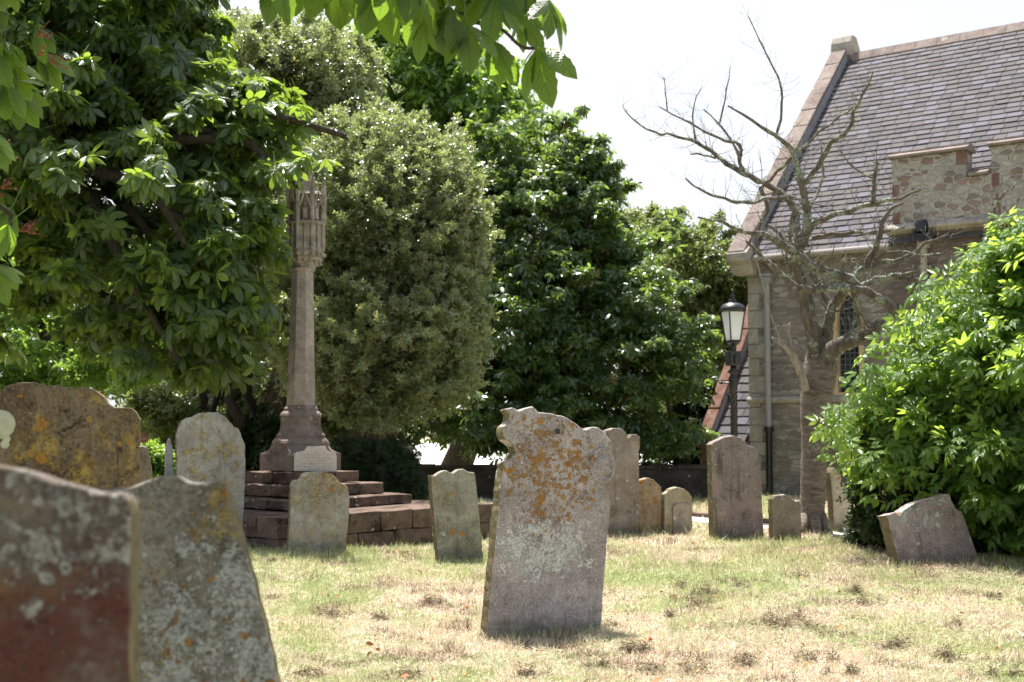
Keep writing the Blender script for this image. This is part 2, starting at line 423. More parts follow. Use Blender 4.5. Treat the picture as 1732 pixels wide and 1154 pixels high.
def edge_mat():  # brown-olive tone for the side faces of the headstones
    m = NT('olive_stone_edge'); v = m.obj()
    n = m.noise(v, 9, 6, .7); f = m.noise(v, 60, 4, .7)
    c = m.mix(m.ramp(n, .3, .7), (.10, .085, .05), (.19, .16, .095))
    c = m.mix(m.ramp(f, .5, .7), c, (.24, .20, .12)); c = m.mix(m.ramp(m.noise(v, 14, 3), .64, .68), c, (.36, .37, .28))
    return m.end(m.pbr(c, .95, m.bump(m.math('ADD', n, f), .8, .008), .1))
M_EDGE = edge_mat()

def sandstone(name, c1, c2, sc=6, blocks=False, dark=.45):
    m = NT(name); v = m.obj(); n = m.noise(v, sc, 6, .65); f = m.noise(v, sc * 9, 5, .7)
    c = m.mix(m.ramp(n, .32, .66), c1, c2)
    c = m.mix(m.math('MULTIPLY', m.ramp(m.noise(v, sc * .55, 4, .7), .5, .66), dark), c, tuple(x * .3 for x in c1))
    c = m.mix(m.math('MULTIPLY', m.ramp(f, .5, .75), .5), c, tuple(min(x * 1.5, 1) for x in c2))
    c = m.mix(m.math('MULTIPLY', m.ramp(f, .45, .28), .5), c, tuple(x * .4 for x in c1))
    c = m.mix(m.math('MULTIPLY', m.ramp(m.noise(v, sc * 2.2, 3, .6), .66, .70), .7), c, (.45, .42, .37))
    return m.end(m.pbr(c, .93, m.bump(m.math('ADD', n, m.math('MULTIPLY', f, .6)), .8, .012), .15))
M_STEP = sandstone('red_sandstone_steps', (.075, .052, .041), (.175, .122, .093), 5, dark=.8)
M_SHAFT = sandstone('pinkish_shaft_stone', (.27, .225, .20), (.42, .36, .325), 4, dark=.35)
M_BASE = sandstone('dark_moulded_stone', (.14, .105, .09), (.25, .195, .17), 4, dark=.6)
M_CAP = sandstone('carved_cap_stone', (.25, .215, .18), (.40, .35, .30), 8, dark=.6)
M_COPING = sandstone('coping_stone', (.17, .13, .112), (.26, .215, .19), 3, dark=.35)
M_REDBRICK = sandstone('red_pier_stone', (.16, .08, .06), (.25, .145, .115), 5, dark=.3)
M_QUOIN = sandstone('grey_quoin_stone', (.27, .24, .20), (.40, .36, .31), 3, dark=.35)
M_LEAD = NT('lead_flashing').end if False else None
def simple(name, c, rough=.6, spec=.4, metal=0.0, nz=.25, sc=20):
    m = NT(name); n = m.noise(m.obj(), sc, 5, .65)
    cc = m.mix(m.math('MULTIPLY', m.ramp(n, .35, .7), nz * 2), c, tuple(x * .55 for x in c))
    return m.end(m.pbr(cc, rough, m.bump(n, .3, .003), spec, metal))
M_LEAD = simple('lead_flashing', (.30, .30, .34), .6)
M_BLACK = simple('black_painted_iron', (.012, .012, .014), .35, .5)
M_PIPE = simple('grey_downpipe_paint', (.30, .29, .29), .5)
M_GUTTER = simple('pale_gutter_paint', (.28, .25, .22), .7)
M_MARBLE = simple('cream_plaque_stone', (.62, .56, .47), .7, nz=.2)
M_INK = simple('plaque_lettering', (.26, .21, .18), .9)
M_FROST = None
m = NT('frosted_lamp_glass'); 
M_FROST = m.end(m.n('MixShader', {0: .45, 1: m.pbr((.86, .88, .90), .25, None, .5), 2: m.n('BsdfTranslucent', {'Color': (.9, .92, .95, 1)})}))
M_RED = simple('red_flower_stalk', (.25, .07, .04), .6)

def slate_mat():
    m = NT('roof_slate'); at = m.n('Attribute', attribute_name='rnd').outputs['Fac']; v = m.obj()
    c = m.n('ValToRGB', {0: at}); cr = c.color_ramp
    cr.elements[0].color = (0.0646, 0.0598, 0.0679, 1); cr.elements[1].color = (0.1203, 0.1135, 0.1330, 1)
    for p_, k in ((.3, (0.0862, 0.0767, 0.0773, 1)), (.6, (0.0924, 0.0812, 0.0773, 1)), (.85, (0.1109, 0.1042, 0.1266, 1))):
        e = cr.elements.new(p_); e.color = k
    n = m.noise(v, 9, 5, .7)
    cc = m.mix(m.math('MULTIPLY', m.ramp(n, .5, .75), .5), c.outputs[0], (.11, .095, .075))
    cc = m.mix(m.math('MULTIPLY', m.ramp(m.noise(v, 30, 4, .7), .55, .75), .3), cc, (.05, .05, .05))
    return m.end(m.pbr(cc, .85, m.bump(m.noise(v, 40, 4), .4, .006), .25))
M_SLATE = slate_mat()

def rubble_mat(name, sx, sz, mortar, cols, mortar_w=.08, seed=0.0, dark=.0):
    m = NT(name); raw = m.obj()
    warp = m.n('VectorMath', {0: m.n('TexNoise', {'Vector': raw, 'Scale': 3.0, 'Detail': 3.0}).outputs['Color'], 1: (.10, .10, .05)}, operation='MULTIPLY')
    w2 = m.n('VectorMath', {0: m.n('TexNoise', {'Vector': raw, 'Scale': 11.0, 'Detail': 4.0}).outputs['Color'], 1: (.055, .055, .04)}, operation='MULTIPLY')
    warp = m.n('VectorMath', {0: warp, 1: w2}, operation='ADD')
    v = m.mapv(m.n('VectorMath', {0: raw, 1: warp}, operation='ADD').outputs[0], (sx, 1.0, sz), (seed, seed, seed))
    v = m.n('VectorMath', {0: v, 1: (1, .15, 1)}, operation='MULTIPLY').outputs[0]
    e = m.n('TexVoronoi', {'Vector': v, 'Scale': 1.0, 'Randomness': .92}, feature='DISTANCE_TO_EDGE').outputs['Distance']
    ce = m.n('TexVoronoi', {'Vector': v, 'Scale': 1.0, 'Randomness': .92})
    rc = m.n('SeparateColor', {'Color': ce.outputs['Color']}).outputs[0]
    ramp = m.n('ValToRGB', {0: rc}); cr = ramp.color_ramp; cr.interpolation = 'CONSTANT'
    cr.elements[0].color = (*cols[0], 1); cr.elements[1].color = (*cols[-1], 1); cr.elements[1].position = (len(cols) - 1) / len(cols)
    for i in range(1, len(cols) - 1):
        q = cr.elements.new(i / len(cols)); q.color = (*cols[i], 1)
    fn = m.noise(raw, 28, 5, .7); bn = m.noise(raw, 1.1, 4, .65)
    e2 = m.math('ADD', e, m.math('MULTIPLY', m.math('SUBTRACT', m.noise(raw, 14, 4, .7), .5), .13))
    st = m.mix(m.math('MULTIPLY', m.ramp(fn, .35, .7), .6), ramp.outputs[0], m.mix(.5, ramp.outputs[0], (.10, .08, .07)))
    k = m.ramp(e2, mortar_w * .5, mortar_w * 1.5)
    c = m.mix(k, m.mix(m.ramp(fn, .3, .7), mortar, tuple(x * .75 for x in mortar)), st)
    c = m.mix(m.math('MULTIPLY', m.ramp(bn, .48, .66), .45 + dark), c, (.075, .062, .055))
    c = m.mix(m.math('MULTIPLY', m.ramp(m.noise(m.mapv(raw, (5, 5, .7)), 1.0, 4, .6), .60, .72), .3), c, (.16, .16, .10))
    h = m.math('ADD', m.math('MULTIPLY', k, 1.0), m.math('MULTIPLY', fn, .4))
    return m.end(m.pbr(c, .93, m.bump(h, .9, .03), .15))
M_WALL = rubble_mat('rubble_church_wall', 4.6, 12.5, (.32, .285, .245), [(.28, .25, .215), (.22, .185, .16), (.34, .305, .265), (.265, .225, .19), (.19, .17, .155), (.38, .345, .30)], .05, dark=-.15)
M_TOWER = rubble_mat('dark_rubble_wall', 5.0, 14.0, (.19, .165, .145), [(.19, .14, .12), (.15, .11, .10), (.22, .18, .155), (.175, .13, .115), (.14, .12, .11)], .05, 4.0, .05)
M_PARA = rubble_mat('pale_mortared_rubble', 5.6, 10.5, (.44, .405, .36), [(.39, .37, .335), (.41, .385, .34), (.25, .175, .15), (.36, .345, .325), (.45, .41, .35), (.22, .19, .175), (.39, .34, .28), (.42, .39, .35), (.30, .21, .175), (.40, .385, .34)], .10, 8.0, -.25)
m = NT('leaded_glass'); v = m.obj()
br = m.n('TexBrick', {'Vector': m.mapv(v, rot=(PI / 2, 0, 0)), 'Color1': (.012, .014, .018, 1), 'Color2': (.03, .034, .04, 1), 'Mortar': (.11, .12, .13, 1), 'Scale': 1.0, 'Mortar Size': .007, 'Brick Width': .085, 'Row Height': .1}, offset=0.0)
M_GLASS = m.end(m.pbr(br.outputs[0], .2, m.bump(m.noise(v, 12, 2), .4, .01), .5))
M_OCHRE = sandstone('ochre_window_stone', (.38, .28, .16), (.50, .38, .24), 5, dark=.3)
m = NT('garden_brick'); v = m.obj()
br = m.n('TexBrick', {'Vector': m.mapv(v, rot=(PI / 2, 0, 0)), 'Color1': (.30, .11, .08, 1), 'Color2': (.22, .08, .06, 1), 'Mortar': (.30, .25, .21, 1), 'Scale': 1.0, 'Mortar Size': .008, 'Brick Width': .225, 'Row Height': .075})
M_BRICK = m.end(m.pbr(br.outputs[0], .9, None, .2))
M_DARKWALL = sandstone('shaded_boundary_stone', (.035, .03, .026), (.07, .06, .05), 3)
M_CONC = simple('pale_fill_surface', (.62, .60, .57), .9, sc=3, nz=.1)
M_PATH = sandstone('gravel_path', (.42, .38, .33), (.58, .53, .46), 9, dark=.1)

def ground_mat():
    m = NT('lawn_soil'); v = m.obj()
    a = m.noise(v, .55, 5, .6); b = m.noise(v, 3.5, 6, .7); f = m.noise(v, 45, 5, .75)
    straw = m.mix(m.ramp(f, .3, .7), (.34, .27, .18), (.62, .53, .40))
    green = m.mix(m.ramp(f, .3, .7), (.12, .18, .05), (.33, .40, .16))
    c = m.mix(m.ramp(m.math('ADD', a, m.math('MULTIPLY', m.math('SUBTRACT', b, .5), .6)), .44, .58), straw, green)
    c = m.mix(m.ramp(m.noise(v, 6, 5, .7), .62, .72), c, (.20, .13, .08))
    return m.end(m.pbr(c, .95, m.bump(m.math('ADD', f, b), .9, .03), .1))
M_GROUND = ground_mat()
def blade_mat():
    m = NT('grass_blade'); at = m.n('Attribute', attribute_name='rnd').outputs['Fac']
    r = m.n('ValToRGB', {0: at}); cr = r.color_ramp
    stops = [(0, (.075, .05, .032)), (.14, (.26, .18, .12)), (.3, (.60, .47, .35)), (.52, (.84, .74, .60)), (.66, (.62, .60, .36)), (.82, (.44, .49, .21)), (1, (.27, .35, .10))]
    cr.elements[0].color = (*stops[0][1], 1); cr.elements[1].color = (*stops[-1][1], 1)
    for p_, k in stops[1:-1]:
        e = cr.elements.new(p_); e.color = (*k, 1)
    p = m.pbr(r.outputs[0], .6, None, .3); t = m.n('BsdfTranslucent', {'Color': r.outputs[0]})
    return m.end(m.n('MixShader', {0: .3, 1: p, 2: t}))
M_BLADE = blade_mat()

# ------------------------------------------------------------------ ground
def grid_sheet(name, x0, x1, y0, y1, nx, ny, mat, zf):
    X, Y = np.meshgrid(np.linspace(x0, x1, nx), np.linspace(y0, y1, ny))
    Z = zf(X, Y); V = np.stack([X, Y, Z], -1).reshape(-1, 3)
    me = bpy.data.meshes.new(name); i = np.arange(nx * ny).reshape(ny, nx)
    Fq = np.stack([i[:-1, :-1], i[:-1, 1:], i[1:, 1:], i[1:, :-1]], -1).reshape(-1, 4)
    me.from_pydata(V.tolist(), [], Fq.tolist()); me.shade_smooth()
    return link(name, me, mat)
def zfar(X, Y):
    h = gz(X, Y); e = np.clip((np.maximum(np.abs(X) - 14, 0) + np.maximum(Y - 26, 0)) / 6, 0, 1)
    return h * (1 - e)
# one sheet: dense near the camera, stretched out to the horizon
def ground_sheet():
    gx = np.concatenate([-np.geomspace(600, 17, 14), np.linspace(-16, 16, 260), np.geomspace(17, 600, 14)])
    gy = np.concatenate([-np.geomspace(200, 3, 8), np.linspace(-2, 28, 260), np.geomspace(29, 900, 18)])
    X, Y = np.meshgrid(gx, gy); Z = zfar(X, Y); V = np.stack([X, Y, Z], -1).reshape(-1, 3)
    ny, nx = X.shape; i = np.arange(nx * ny).reshape(ny, nx)
    Fq = np.stack([i[:-1, :-1], i[:-1, 1:], i[1:, 1:], i[1:, :-1]], -1).reshape(-1, 4)
    me = bpy.data.meshes.new('ground'); me.from_pydata(V.tolist(), [], Fq.tolist()); me.shade_smooth()
    return tag(link('ground', me, M_GROUND), kind='structure')
ground_sheet()
bm = bmesh.new(); 
for q in [[(-60, 30, .02), (60, 30, .02), (60, 90, .02), (-60, 90, .02)]]:
    bm.faces.new([bm.verts.new(p) for p in q])
tag(bm_obj('pale_fill_sheet', bm, M_CONC), kind='structure')  # pale sheet added beyond the wall to read as bright white

def dist_seg(x, y, a, b):
    ax, ay = a; bx, by = b; t = np.clip(((x - ax) * (bx - ax) + (y - ay) * (by - ay)) / ((bx - ax) ** 2 + (by - ay) ** 2), 0, 1)
    return np.hypot(x - ax - t * (bx - ax), y - ay - t * (by - ay))
KA, KB = G(1100, 869), G(1560, 912)
kd = (KB - KA).normalized(); kn = Vector((kd.y, -kd.x, 0))
if kn.y > 0: kn = -kn
def ribbon(name, a, b, w0, w1, zoff, mat, n=60):
    bm = bmesh.new(); prev = None
    for i in range(n + 1):
        p = a.lerp(b, i / n); q = p + kn * w0; r = p + kn * w1
        row = []
        for k in range(5):
            s = q.lerp(r, k / 4); row.append(bm.verts.new((s.x, s.y, gzf(s.x, s.y) + zoff)))
        if prev:
            for k in range(4): bm.faces.new([prev[k], prev[k + 1], row[k + 1], row[k]])
        prev = row
    return bm_obj(name, bm, mat, smooth=True)
KA2 = KA - kd * 6; KB2 = KB + kd * 2
tag(ribbon('path', KA2, KB2, .06, .75, .012, M_PATH), kind='structure')
bm = bmesh.new(); s = 0.0; Ltot = (KB2 - KA2).length
while s < Ltot:
    l = random.uniform(.45, .8); p = KA2 + kd * (s + l / 2)
    M = Matrix.Translation((p.x, p.y, gzf(p.x, p.y))) @ Matrix.Rotation(math.atan2(kd.y, kd.x) + random.uniform(-.02, .02), 4, 'Z')
    box(bm, -l / 2 + .006, l / 2 - .006, -.05, .05, -.05, .07 + random.uniform(-.01, .01), M); s += l
tag(bm_obj('kerb', bm, M_STEP, bevel=.01), kind='structure')

# blades of cut grass, straw and clippings
def make_grass():
    def field(n, y0, y1, h, w, seed, lay=.35):
        # density falls with distance
        u = RNG.random(n); Y = y0 * (y1 / y0) ** (u ** .9)
        X = (RNG.random(n) - .5) * 2 * (Y * .43 + .3)
        keep = np.ones(n, bool)
        keep &= ~(dist_seg(X, Y, (KA2 + kn * .4).to_2d(), (KB2 + kn * .4).to_2d()) < .34)
        X, Y = X[keep], Y[keep]; n = len(X)
        big = vnoise(X * .8 + 5, Y * .45, 1, 3); sm = vnoise(X * 4.5, Y * 4.5, 2, 3); tuft = vnoise(X * 7, Y * 7, 5, 2)
        g = (big - .5) * 2.8 + (sm - .5) * 1.5 - .20 + np.clip((Y - 8.2) / 9, -.16, .26)
        r = np.where(RNG.random(n) < np.clip(g + .42, .06, .86), RNG.uniform(.62, 1, n), RNG.uniform(.22, .62, n))
        brown = (vnoise(X * 3.1, Y * 3.1, 7, 3) > .635) | (RNG.random(n) < .05)
        r = np.where(brown & (RNG.random(n) < .75), RNG.uniform(0, .32, n), r)
        Z = gz(X, Y) - .004
        isg = r > .6
        H = h * RNG.uniform(.5, 1.3, n) * (1 + .9 * (tuft > .62)) * np.where(isg, 1.15, .8) * (1 + (Y - y0) * .03)
        lean = np.where(RNG.random(n) < lay, RNG.uniform(1.1, 1.5, n), RNG.uniform(0, .8, n))
        az = RNG.random(n) * 2 * PI
        up = np.stack([np.sin(lean) * np.cos(az), np.sin(lean) * np.sin(az), np.cos(lean)], 1)
        side = np.stack([np.cos(az + RNG.normal(size=n)), np.sin(az + RNG.normal(size=n)), np.zeros(n)], 1)
        W = w * RNG.uniform(.6, 1.3, n) * (1 + (Y - y0) * .07)
        x = np.cross(up, np.cross(side, up)); x /= np.linalg.norm(x, axis=1, keepdims=True) + 1e-9
        z = np.cross(x, up)
        rot = np.stack([x * (W / H)[:, None], up, z], 2)
        t = tmpl([(-.5, 0, 0), (.5, 0, 0), (.35, .6, .06), (-.35, .6, .06), (0, 1, .22)], [(0, 1, 2, 3), (3, 2, 4)])
        pos = np.stack([X, Y, Z + np.where(lean > 1, RNG.uniform(.004, .022, n), 0)], 1)
        return (t, pos, rot, H, r)
    o = bulk('grass', [field(430000, 4.6, 13, .034, .0032, 0), field(190000, 11, 24, .045, .007, 1)], M_BLADE, smooth=False)
    tag(o, 'short dry mown grass with pale straw and green patches between the headstones', 'grass', kind='stuff')
make_grass()
def foot_tufts():
    t = tmpl([(-.5, 0, 0), (.5, 0, 0), (.35, .6, .06), (-.35, .6, .06), (0, 1, .22)], [(0, 1, 2, 3), (3, 2, 4)])
    Pq = []
    for px0, py0, px1, py1, D in ((808, 1077, 1018, 1066, None), (487, 930, 588, 922, 11.25), (742, 958, 820, 948, None), (1022, 909, 1082, 903, None), (1084, 905, 1120, 903, None), (1124, 906, 1172, 903, None), (1200, 917, 1294, 912, None), (1303, 923, 1357, 918, None), (1522, 980, 1660, 968, None), (1408, 905, 1452, 902, None), (1350, 906, 1398, 906, None)):
        a = G(px0, py0) if D is None else Vector((P(px0, py0, D).x, D, 0)); b = G(px1, py1) if D is None else Vector((P(px1, py1, D).x, D + .15, 0))
        n = int((b - a).length * 700)
        for i in range(n):
            q = a.lerp(b, random.random()); Pq.append((q.x + random.gauss(0, .02), q.y - abs(random.gauss(0, .035)) + .01, 0))
    p = np.array(Pq); p[:, 2] = gz(p[:, 0], p[:, 1]) - .004; n = len(p)
    up = np.stack([RNG.normal(0, .35, n), RNG.normal(0, .35, n), np.ones(n)], 1); rot = frames(unit(n), up); rot[:, :, 0] *= .09
    o = bulk('long_grass', [(t, p, rot, RNG.uniform(.03, .10, n) * (RNG.random(n) ** .5), np.where(RNG.random(n) < .55, RNG.uniform(.68, 1, n), RNG.uniform(.2, .6, n)))], M_BLADE, smooth=False)
    tag(o, 'longer unmown grass growing round the feet of the headstones', 'long grass', kind='stuff')
foot_tufts()
def make_clippings():
    # heaps of cut grass and mossy clods lying about the lawn
    spots = [(1330, 1062, .09), (1185, 1010, .12), (1150, 1000, .07), (740, 1020, .10), (1440, 1010, .09), (1465, 1025, .09), (1520, 1100, .11), (1170, 1135, .11),
             (1180, 1025, .07), (1075, 1098, .08), (465, 970, .05), (1032, 1058, .07), (1060, 1100, .05), (1130, 1045, .04), (1375, 1118, .06), (1275, 1125, .08), (600, 1000, .05),
             (900, 1140, .08), (1095, 1135, .06), (520, 1140, .05), (1620, 1065, .05), (1250, 1000, .05), (1310, 1055, .12), (1600, 1120, .09), (700, 1140, .05), (1010, 1125, .05), (1680, 1020, .05), (1350, 990, .06), (880, 1088, .03), (1685, 1150, .07), (1430, 1140, .07), (560, 1040, .09), (640, 1045, .05)]
    G_ = []
    t = tmpl([(-.5, 0, 0), (.5, 0, 0), (.35, .6, .06), (-.35, .6, .06), (0, 1, .22)], [(0, 1, 2, 3), (3, 2, 4)])
    P_, U_, R_ = [], [], []
    for px, py, r in spots:
        r *= .9; c = G(px, py); n = int(5500 * r)
        ks = RNG.normal(size=(6, 2)) * r * np.array([.8, .35]); ki = RNG.integers(0, 6, n)
        o = np.concatenate([ks[ki] + RNG.normal(size=(n, 2)) * r * np.array([.26, .2]), np.zeros((n, 1))], 1); rr = np.hypot(*(o[:, :2] - ks[ki]).T) / (r * .45)
        x = c.x + o[:, 0]; y = c.y + o[:, 1]; z = gz(x, y) + np.maximum(0, (.8 * r + .02) * (1 - rr)) * RNG.random(n) + .010
        P_.append(np.stack([x, y, z], 1)); R_.append(np.clip(RNG.normal(.05, .07, n) + .75 * (RNG.random(n) < .12) + .28 * (RNG.random(n) < .22), 0, 1))
    # dark brown strands scattered under the elder
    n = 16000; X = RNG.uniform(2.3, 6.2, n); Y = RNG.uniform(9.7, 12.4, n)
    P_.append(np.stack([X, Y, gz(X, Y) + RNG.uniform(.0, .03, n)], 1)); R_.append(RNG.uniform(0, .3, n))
    n = 30000; Y = 4.8 * (3.6) ** RNG.random(n); X = (RNG.random(n) - .5) * 2 * (Y * .43); k = vnoise(X * 2.4 + 9, Y * 2.4, 12, 3) > .56
    X, Y = X[k], Y[k]; P_.append(np.stack([X, Y, gz(X, Y) + RNG.uniform(.006, .03, len(X))], 1)); R_.append(RNG.uniform(0, .3, len(X)))
    p = np.concatenate(P_); r = np.concatenate(R_); n = len(p)
    up = unit(n); up[:, 2] = np.abs(up[:, 2]) * .5; side = unit(n); rot = frames(side, up)
    L = RNG.uniform(.018, .05, n); rot[:, :, 0] *= (.0030 / L * RNG.uniform(.7, 1.5, n))[:, None]
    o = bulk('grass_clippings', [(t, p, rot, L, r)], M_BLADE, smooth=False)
    tag(o, 'scattered heaps of brown cut grass and mossy clods lying on the lawn', 'grass clippings', kind='stuff')
make_clippings()
m = NT('dead_leaf'); at = m.n('Attribute', attribute_name='rnd').outputs['Fac']
M_DEADLEAF = m.end(m.pbr(m.mix(at, (.42, .13, .05), (.50, .28, .08)), .7, None, .3))
def fallen():
    pts = [(455, 1013), (575, 1012), (548, 1010), (592, 1014), (700, 977), (630, 937), (606, 1092), (1360, 925), (1140, 1016), (1100, 1085), (1068, 975), (640, 1102), (1110, 1150), (1650, 890), (1180, 1140), (480, 1000), (686, 950), (1088, 927), (1300, 1015), (1408, 1010), (1520, 1020), (780, 1140), (740, 1150), (470, 1060), (1230, 1040)]
    P_, n = [], 0
    for px, py in pts:
        for k in range(random.choice((1, 1, 2, 3))):
            c = G(px, py); P_.append((c.x + random.uniform(-.05, .05), c.y + random.uniform(-.05, .05), 0))
    for k in range(140):
        y = random.uniform(5.5, 15); x = random.uniform(-.4, .4) * y; P_.append((x, y, 0))
    p = np.array(P_); p[:, 2] = gz(p[:, 0], p[:, 1]) + .03; n = len(p)
    rot = frames(np.array([0, 0, 1.]) + RNG.normal(size=(n, 3)) * .5, unit(n))
    o = bulk('fallen_leaves', [(leaflet(1, .55, 5, .5, .5), p, rot, RNG.uniform(.025, .06, n), RNG.random(n))], M_DEADLEAF)
    tag(o, 'small dead orange leaves scattered over the mown grass', 'fallen leaves', kind='stuff')
fallen()

# ------------------------------------------------------------------ headstones
def headstone(name, label, poly, base, yaw, thick, mat, lean=0.0, soft=2, D=None, edge=None, jit=.0016, extra=None, cat='headstone', bev=.012, group=None):
    """poly: outline of the face as seen; it is laid on the stone's own standing plane, then given its thickness"""
    b = G(*base) if D is None else Vector((P(base[0], base[1], D).x, D, 0))
    b.z = gzf(b.x, b.y)
    ya = math.radians(yaw); la = math.radians(lean)
    u = Vector((math.cos(ya), math.sin(ya), 0)); nh = Vector((math.sin(ya), -math.cos(ya), 0))
    n = nh * math.cos(la) + Vector((0, 0, 1)) * math.sin(la); v = n.cross(u); 
    if v.z < 0: v = -v
    pts = []
    for px, py in poly:
        q = PL(px, py, b, n) - b; pts.append(Vector((q.dot(u), 0, q.dot(v))))
    # finer wobble along the outline
    fine = []
    for i, p in enumerate(pts):
        q = pts[(i + 1) % len(pts)]; k = max(1, int((q - p).length / .028))
        for j in range(k):
            s = p.lerp(q, j / k); s.x += random.gauss(0, jit); s.z += random.gauss(0, jit); fine.append(s)
    bm = bmesh.new(); m_ = len(fine)
    lay = [(0, 1.0), (.33, 1.0), (.66, 1.0), (1.0, 1.0)]
    rings = []
    for t, k in lay:
        rings.append([bm.verts.new((p.x + random.gauss(0, jit * .8), t * thick, p.z + random.gauss(0, jit * .8))) for p in fine])
    f = bm.faces.new(rings[0]); f.material_index = 0
    f = bm.faces.new(rings[-1][::-1]); f.material_index = 0
    for a, c in zip(rings, rings[1:]):
        for i in range(m_):
            j = (i + 1) % m_; q = bm.faces.new([a[i], c[i], c[j], a[j]])
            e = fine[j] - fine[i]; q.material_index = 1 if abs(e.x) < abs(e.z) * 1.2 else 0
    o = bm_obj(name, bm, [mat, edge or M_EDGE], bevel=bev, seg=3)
    M = Matrix((u, -n, v)).transposed().to_4x4(); M.translation = b
    o.matrix_world = M
    tag(o, label, cat, group)
    if extra: extra(o, lambda px, py: ((PL(px, py, b, n) - b).dot(u), (PL(px, py, b, n) - b).dot(v)))
    return o

# big leaning stone in the middle
pG = [(822, 1090), (822, 1077), (830, 1000), (841, 880), (851, 790), (850, 782), (864, 776), (872, 764), (868, 754), (855, 744), (849, 732), (851, 721), (862, 714), (862, 700), (855, 692), (866, 689), (878, 694), (890, 690), (902, 687), (912, 697), (935, 700), (957, 705), (975, 717), (992, 728), (1001, 722), (1012, 722), (1023, 730), (1030, 742), (1036, 748), (1034, 762), (1038, 775), (1036, 790), (1030, 803), (1022, 812), (1023, 825), (1031, 835), (1034, 850), (1029, 900), (1024, 960), (1020, 1020), (1017, 1064), (1017, 1080)]
mG = stone_mat('lichen_blotched_pink_stone', (.27, .235, .22), (.40, .355, .335), white=1.0, wreg=(.37, .53, .38, .20), orange=.9, oreg=(.44, 1.0, .38, .45), seed=1, wdisc=.8, wcol=(.70, .70, .66), dark=.45, pits=.7, green=.6, wbig=15)
def exG(o, loc):
    u, v = loc(1018, 788)
    bm = bmesh.new()
    R = Matrix.Translation((u, 0, v)) @ Matrix.Rotation(PI / 2, 4, 'X')
    for prof in ([(.115, .0), (.113, .012), (.10, .018), (.09, .008), (.07, .006), (.055, .02), (.03, .026), (.001, .028)],):
        n = 28; rings = [[bm.verts.new(R @ Vector((r * .78 * math.cos(2 * PI * k / n), r * math.sin(2 * PI * k / n), z + .001))) for k in range(n)] for r, z in prof]
        for a, b in zip(rings, rings[1:]):
            for k in range(n): bm.faces.new([a[k], a[(k + 1) % n], b[(k + 1) % n], b[k]])
    bm_obj('carved_rosette', bm, mG, o, smooth=True)
    u, v = loc(943, 730); bm = bmesh.new(); box(bm, u - .016, u + .016, -.003, .001, v - .016, v + .016)
    bm_obj('socket_shade_plate', bm, M_BLACK, o)  # flat black plate stands in for the shade inside the square hole
headstone('headstone', 'large tilted pink-grey headstone with white lichen rings, orange lichen and a carved rosette', pG, (822, 1077), 22, .12, mG, lean=4, extra=exG)

# left foreground stones
pA = [(-260, 1300), (-260, 790), (-120, 770), (-20, 783), (40, 795), (90, 812), (130, 825), (165, 832), (205, 834), (218, 842), (222, 870), (222, 1000), (218, 1150), (214, 1300)]
mA = stone_mat('red_blotched_stone', (.085, .068, .058), (.17, .142, .118), rreg=(0, 1.06), white=.75, wreg=(-.05, 1.12, .30, .12), orange=.05, yellow=.15, seed=2, red=.9, dark=.7, wbig=26, wcol=(.36, .345, .31))
headstone('headstone', 'blurred reddish-brown headstone closest to the camera, cut off by the left edge', pA, (214, 1300), 10, .11, mA, D=1.75, lean=3, bev=.01)
pB = [(120, 1300), (170, 830), (190, 826), (215, 824), (245, 812), (272, 803), (300, 806), (325, 814), (350, 816), (378, 815), (386, 826), (389, 845), (400, 880), (424, 960), (445, 1040), (462, 1110), (474, 1165), (505, 1300)]
mB = stone_mat('grey_lichen_spotted_stone', (.13, .115, .09), (.23, .205, .165), white=1.0, wreg=(-.10, .80, .30, .26), orange=.45, yellow=.8, seed=3, dark=.5, wbig=24, wcol=(.46, .46, .42))
headstone('headstone', 'grey headstone spotted all over with white and yellow lichen, directly behind the reddish-brown foreground stone', pB, (474, 1165), 8, .11, mB, D=2.85, lean=6, bev=.012)
pC = [(-60, 1100), (-50, 690), (-30, 676), (-5, 668), (8, 655), (30, 648), (60, 648), (80, 654), (95, 652), (115, 656), (140, 654), (160, 660), (176, 670), (184, 682), (192, 689), (208, 690), (222, 690), (232, 697), (237, 709), (237, 730), (235, 750), (230, 762), (236, 756), (236, 860), (236, 1100)]
mC = stone_mat('yellow_lichened_brown_stone', (.075, .048, .033), (.21, .16, .105), white=.06, orange=.35, yellow=1.0, seed=4, dark=.95)
def exC(o, loc):
    bm = bmesh.new()
    for px, py, r in ((0, 718, .055), (11, 743, .014), (8, 752, .016)):
        u, v = loc(px, py)
        bmesh.ops.create_icosphere(bm, subdivisions=3, radius=r, matrix=Matrix.Translation((u, .0, v)) @ Matrix.Diagonal((1, .25, 1, 1)))
    bm_obj('bracket_growth', bm, simple('pale_growth', (.55, .55, .40), .8), o, smooth=True)
headstone('headstone', 'broad brown ogee-topped headstone blotched yellow and orange, behind the two foreground stones', pC, (236, 1000), 14, .12, mC, D=4.9, lean=0, extra=exC)
pP = [(222, 900), (222, 760), (238, 753), (248, 757), (254, 775), (256, 800), (258, 900)]
headstone('headstone', 'dark narrow headstone half hidden behind the right edge of the yellow-blotched brown headstone', pP, (258, 900), 15, .1, stone_mat('dark_brown_stone', (.14, .11, .09), (.20, .16, .13), seed=5), D=7.5)
pQ = [(276, 905), (279, 760), (283, 742), (288, 740), (292, 760), (300, 905)]
headstone('headstone', 'sliver of pale grey headstone at the left edge of the tall yellow-streaked grey headstone', pQ, (280, 905), 15, .1, stone_mat('pale_grey_stone', (.33, .31, .30), (.42, .40, .38), seed=6), D=12.8)
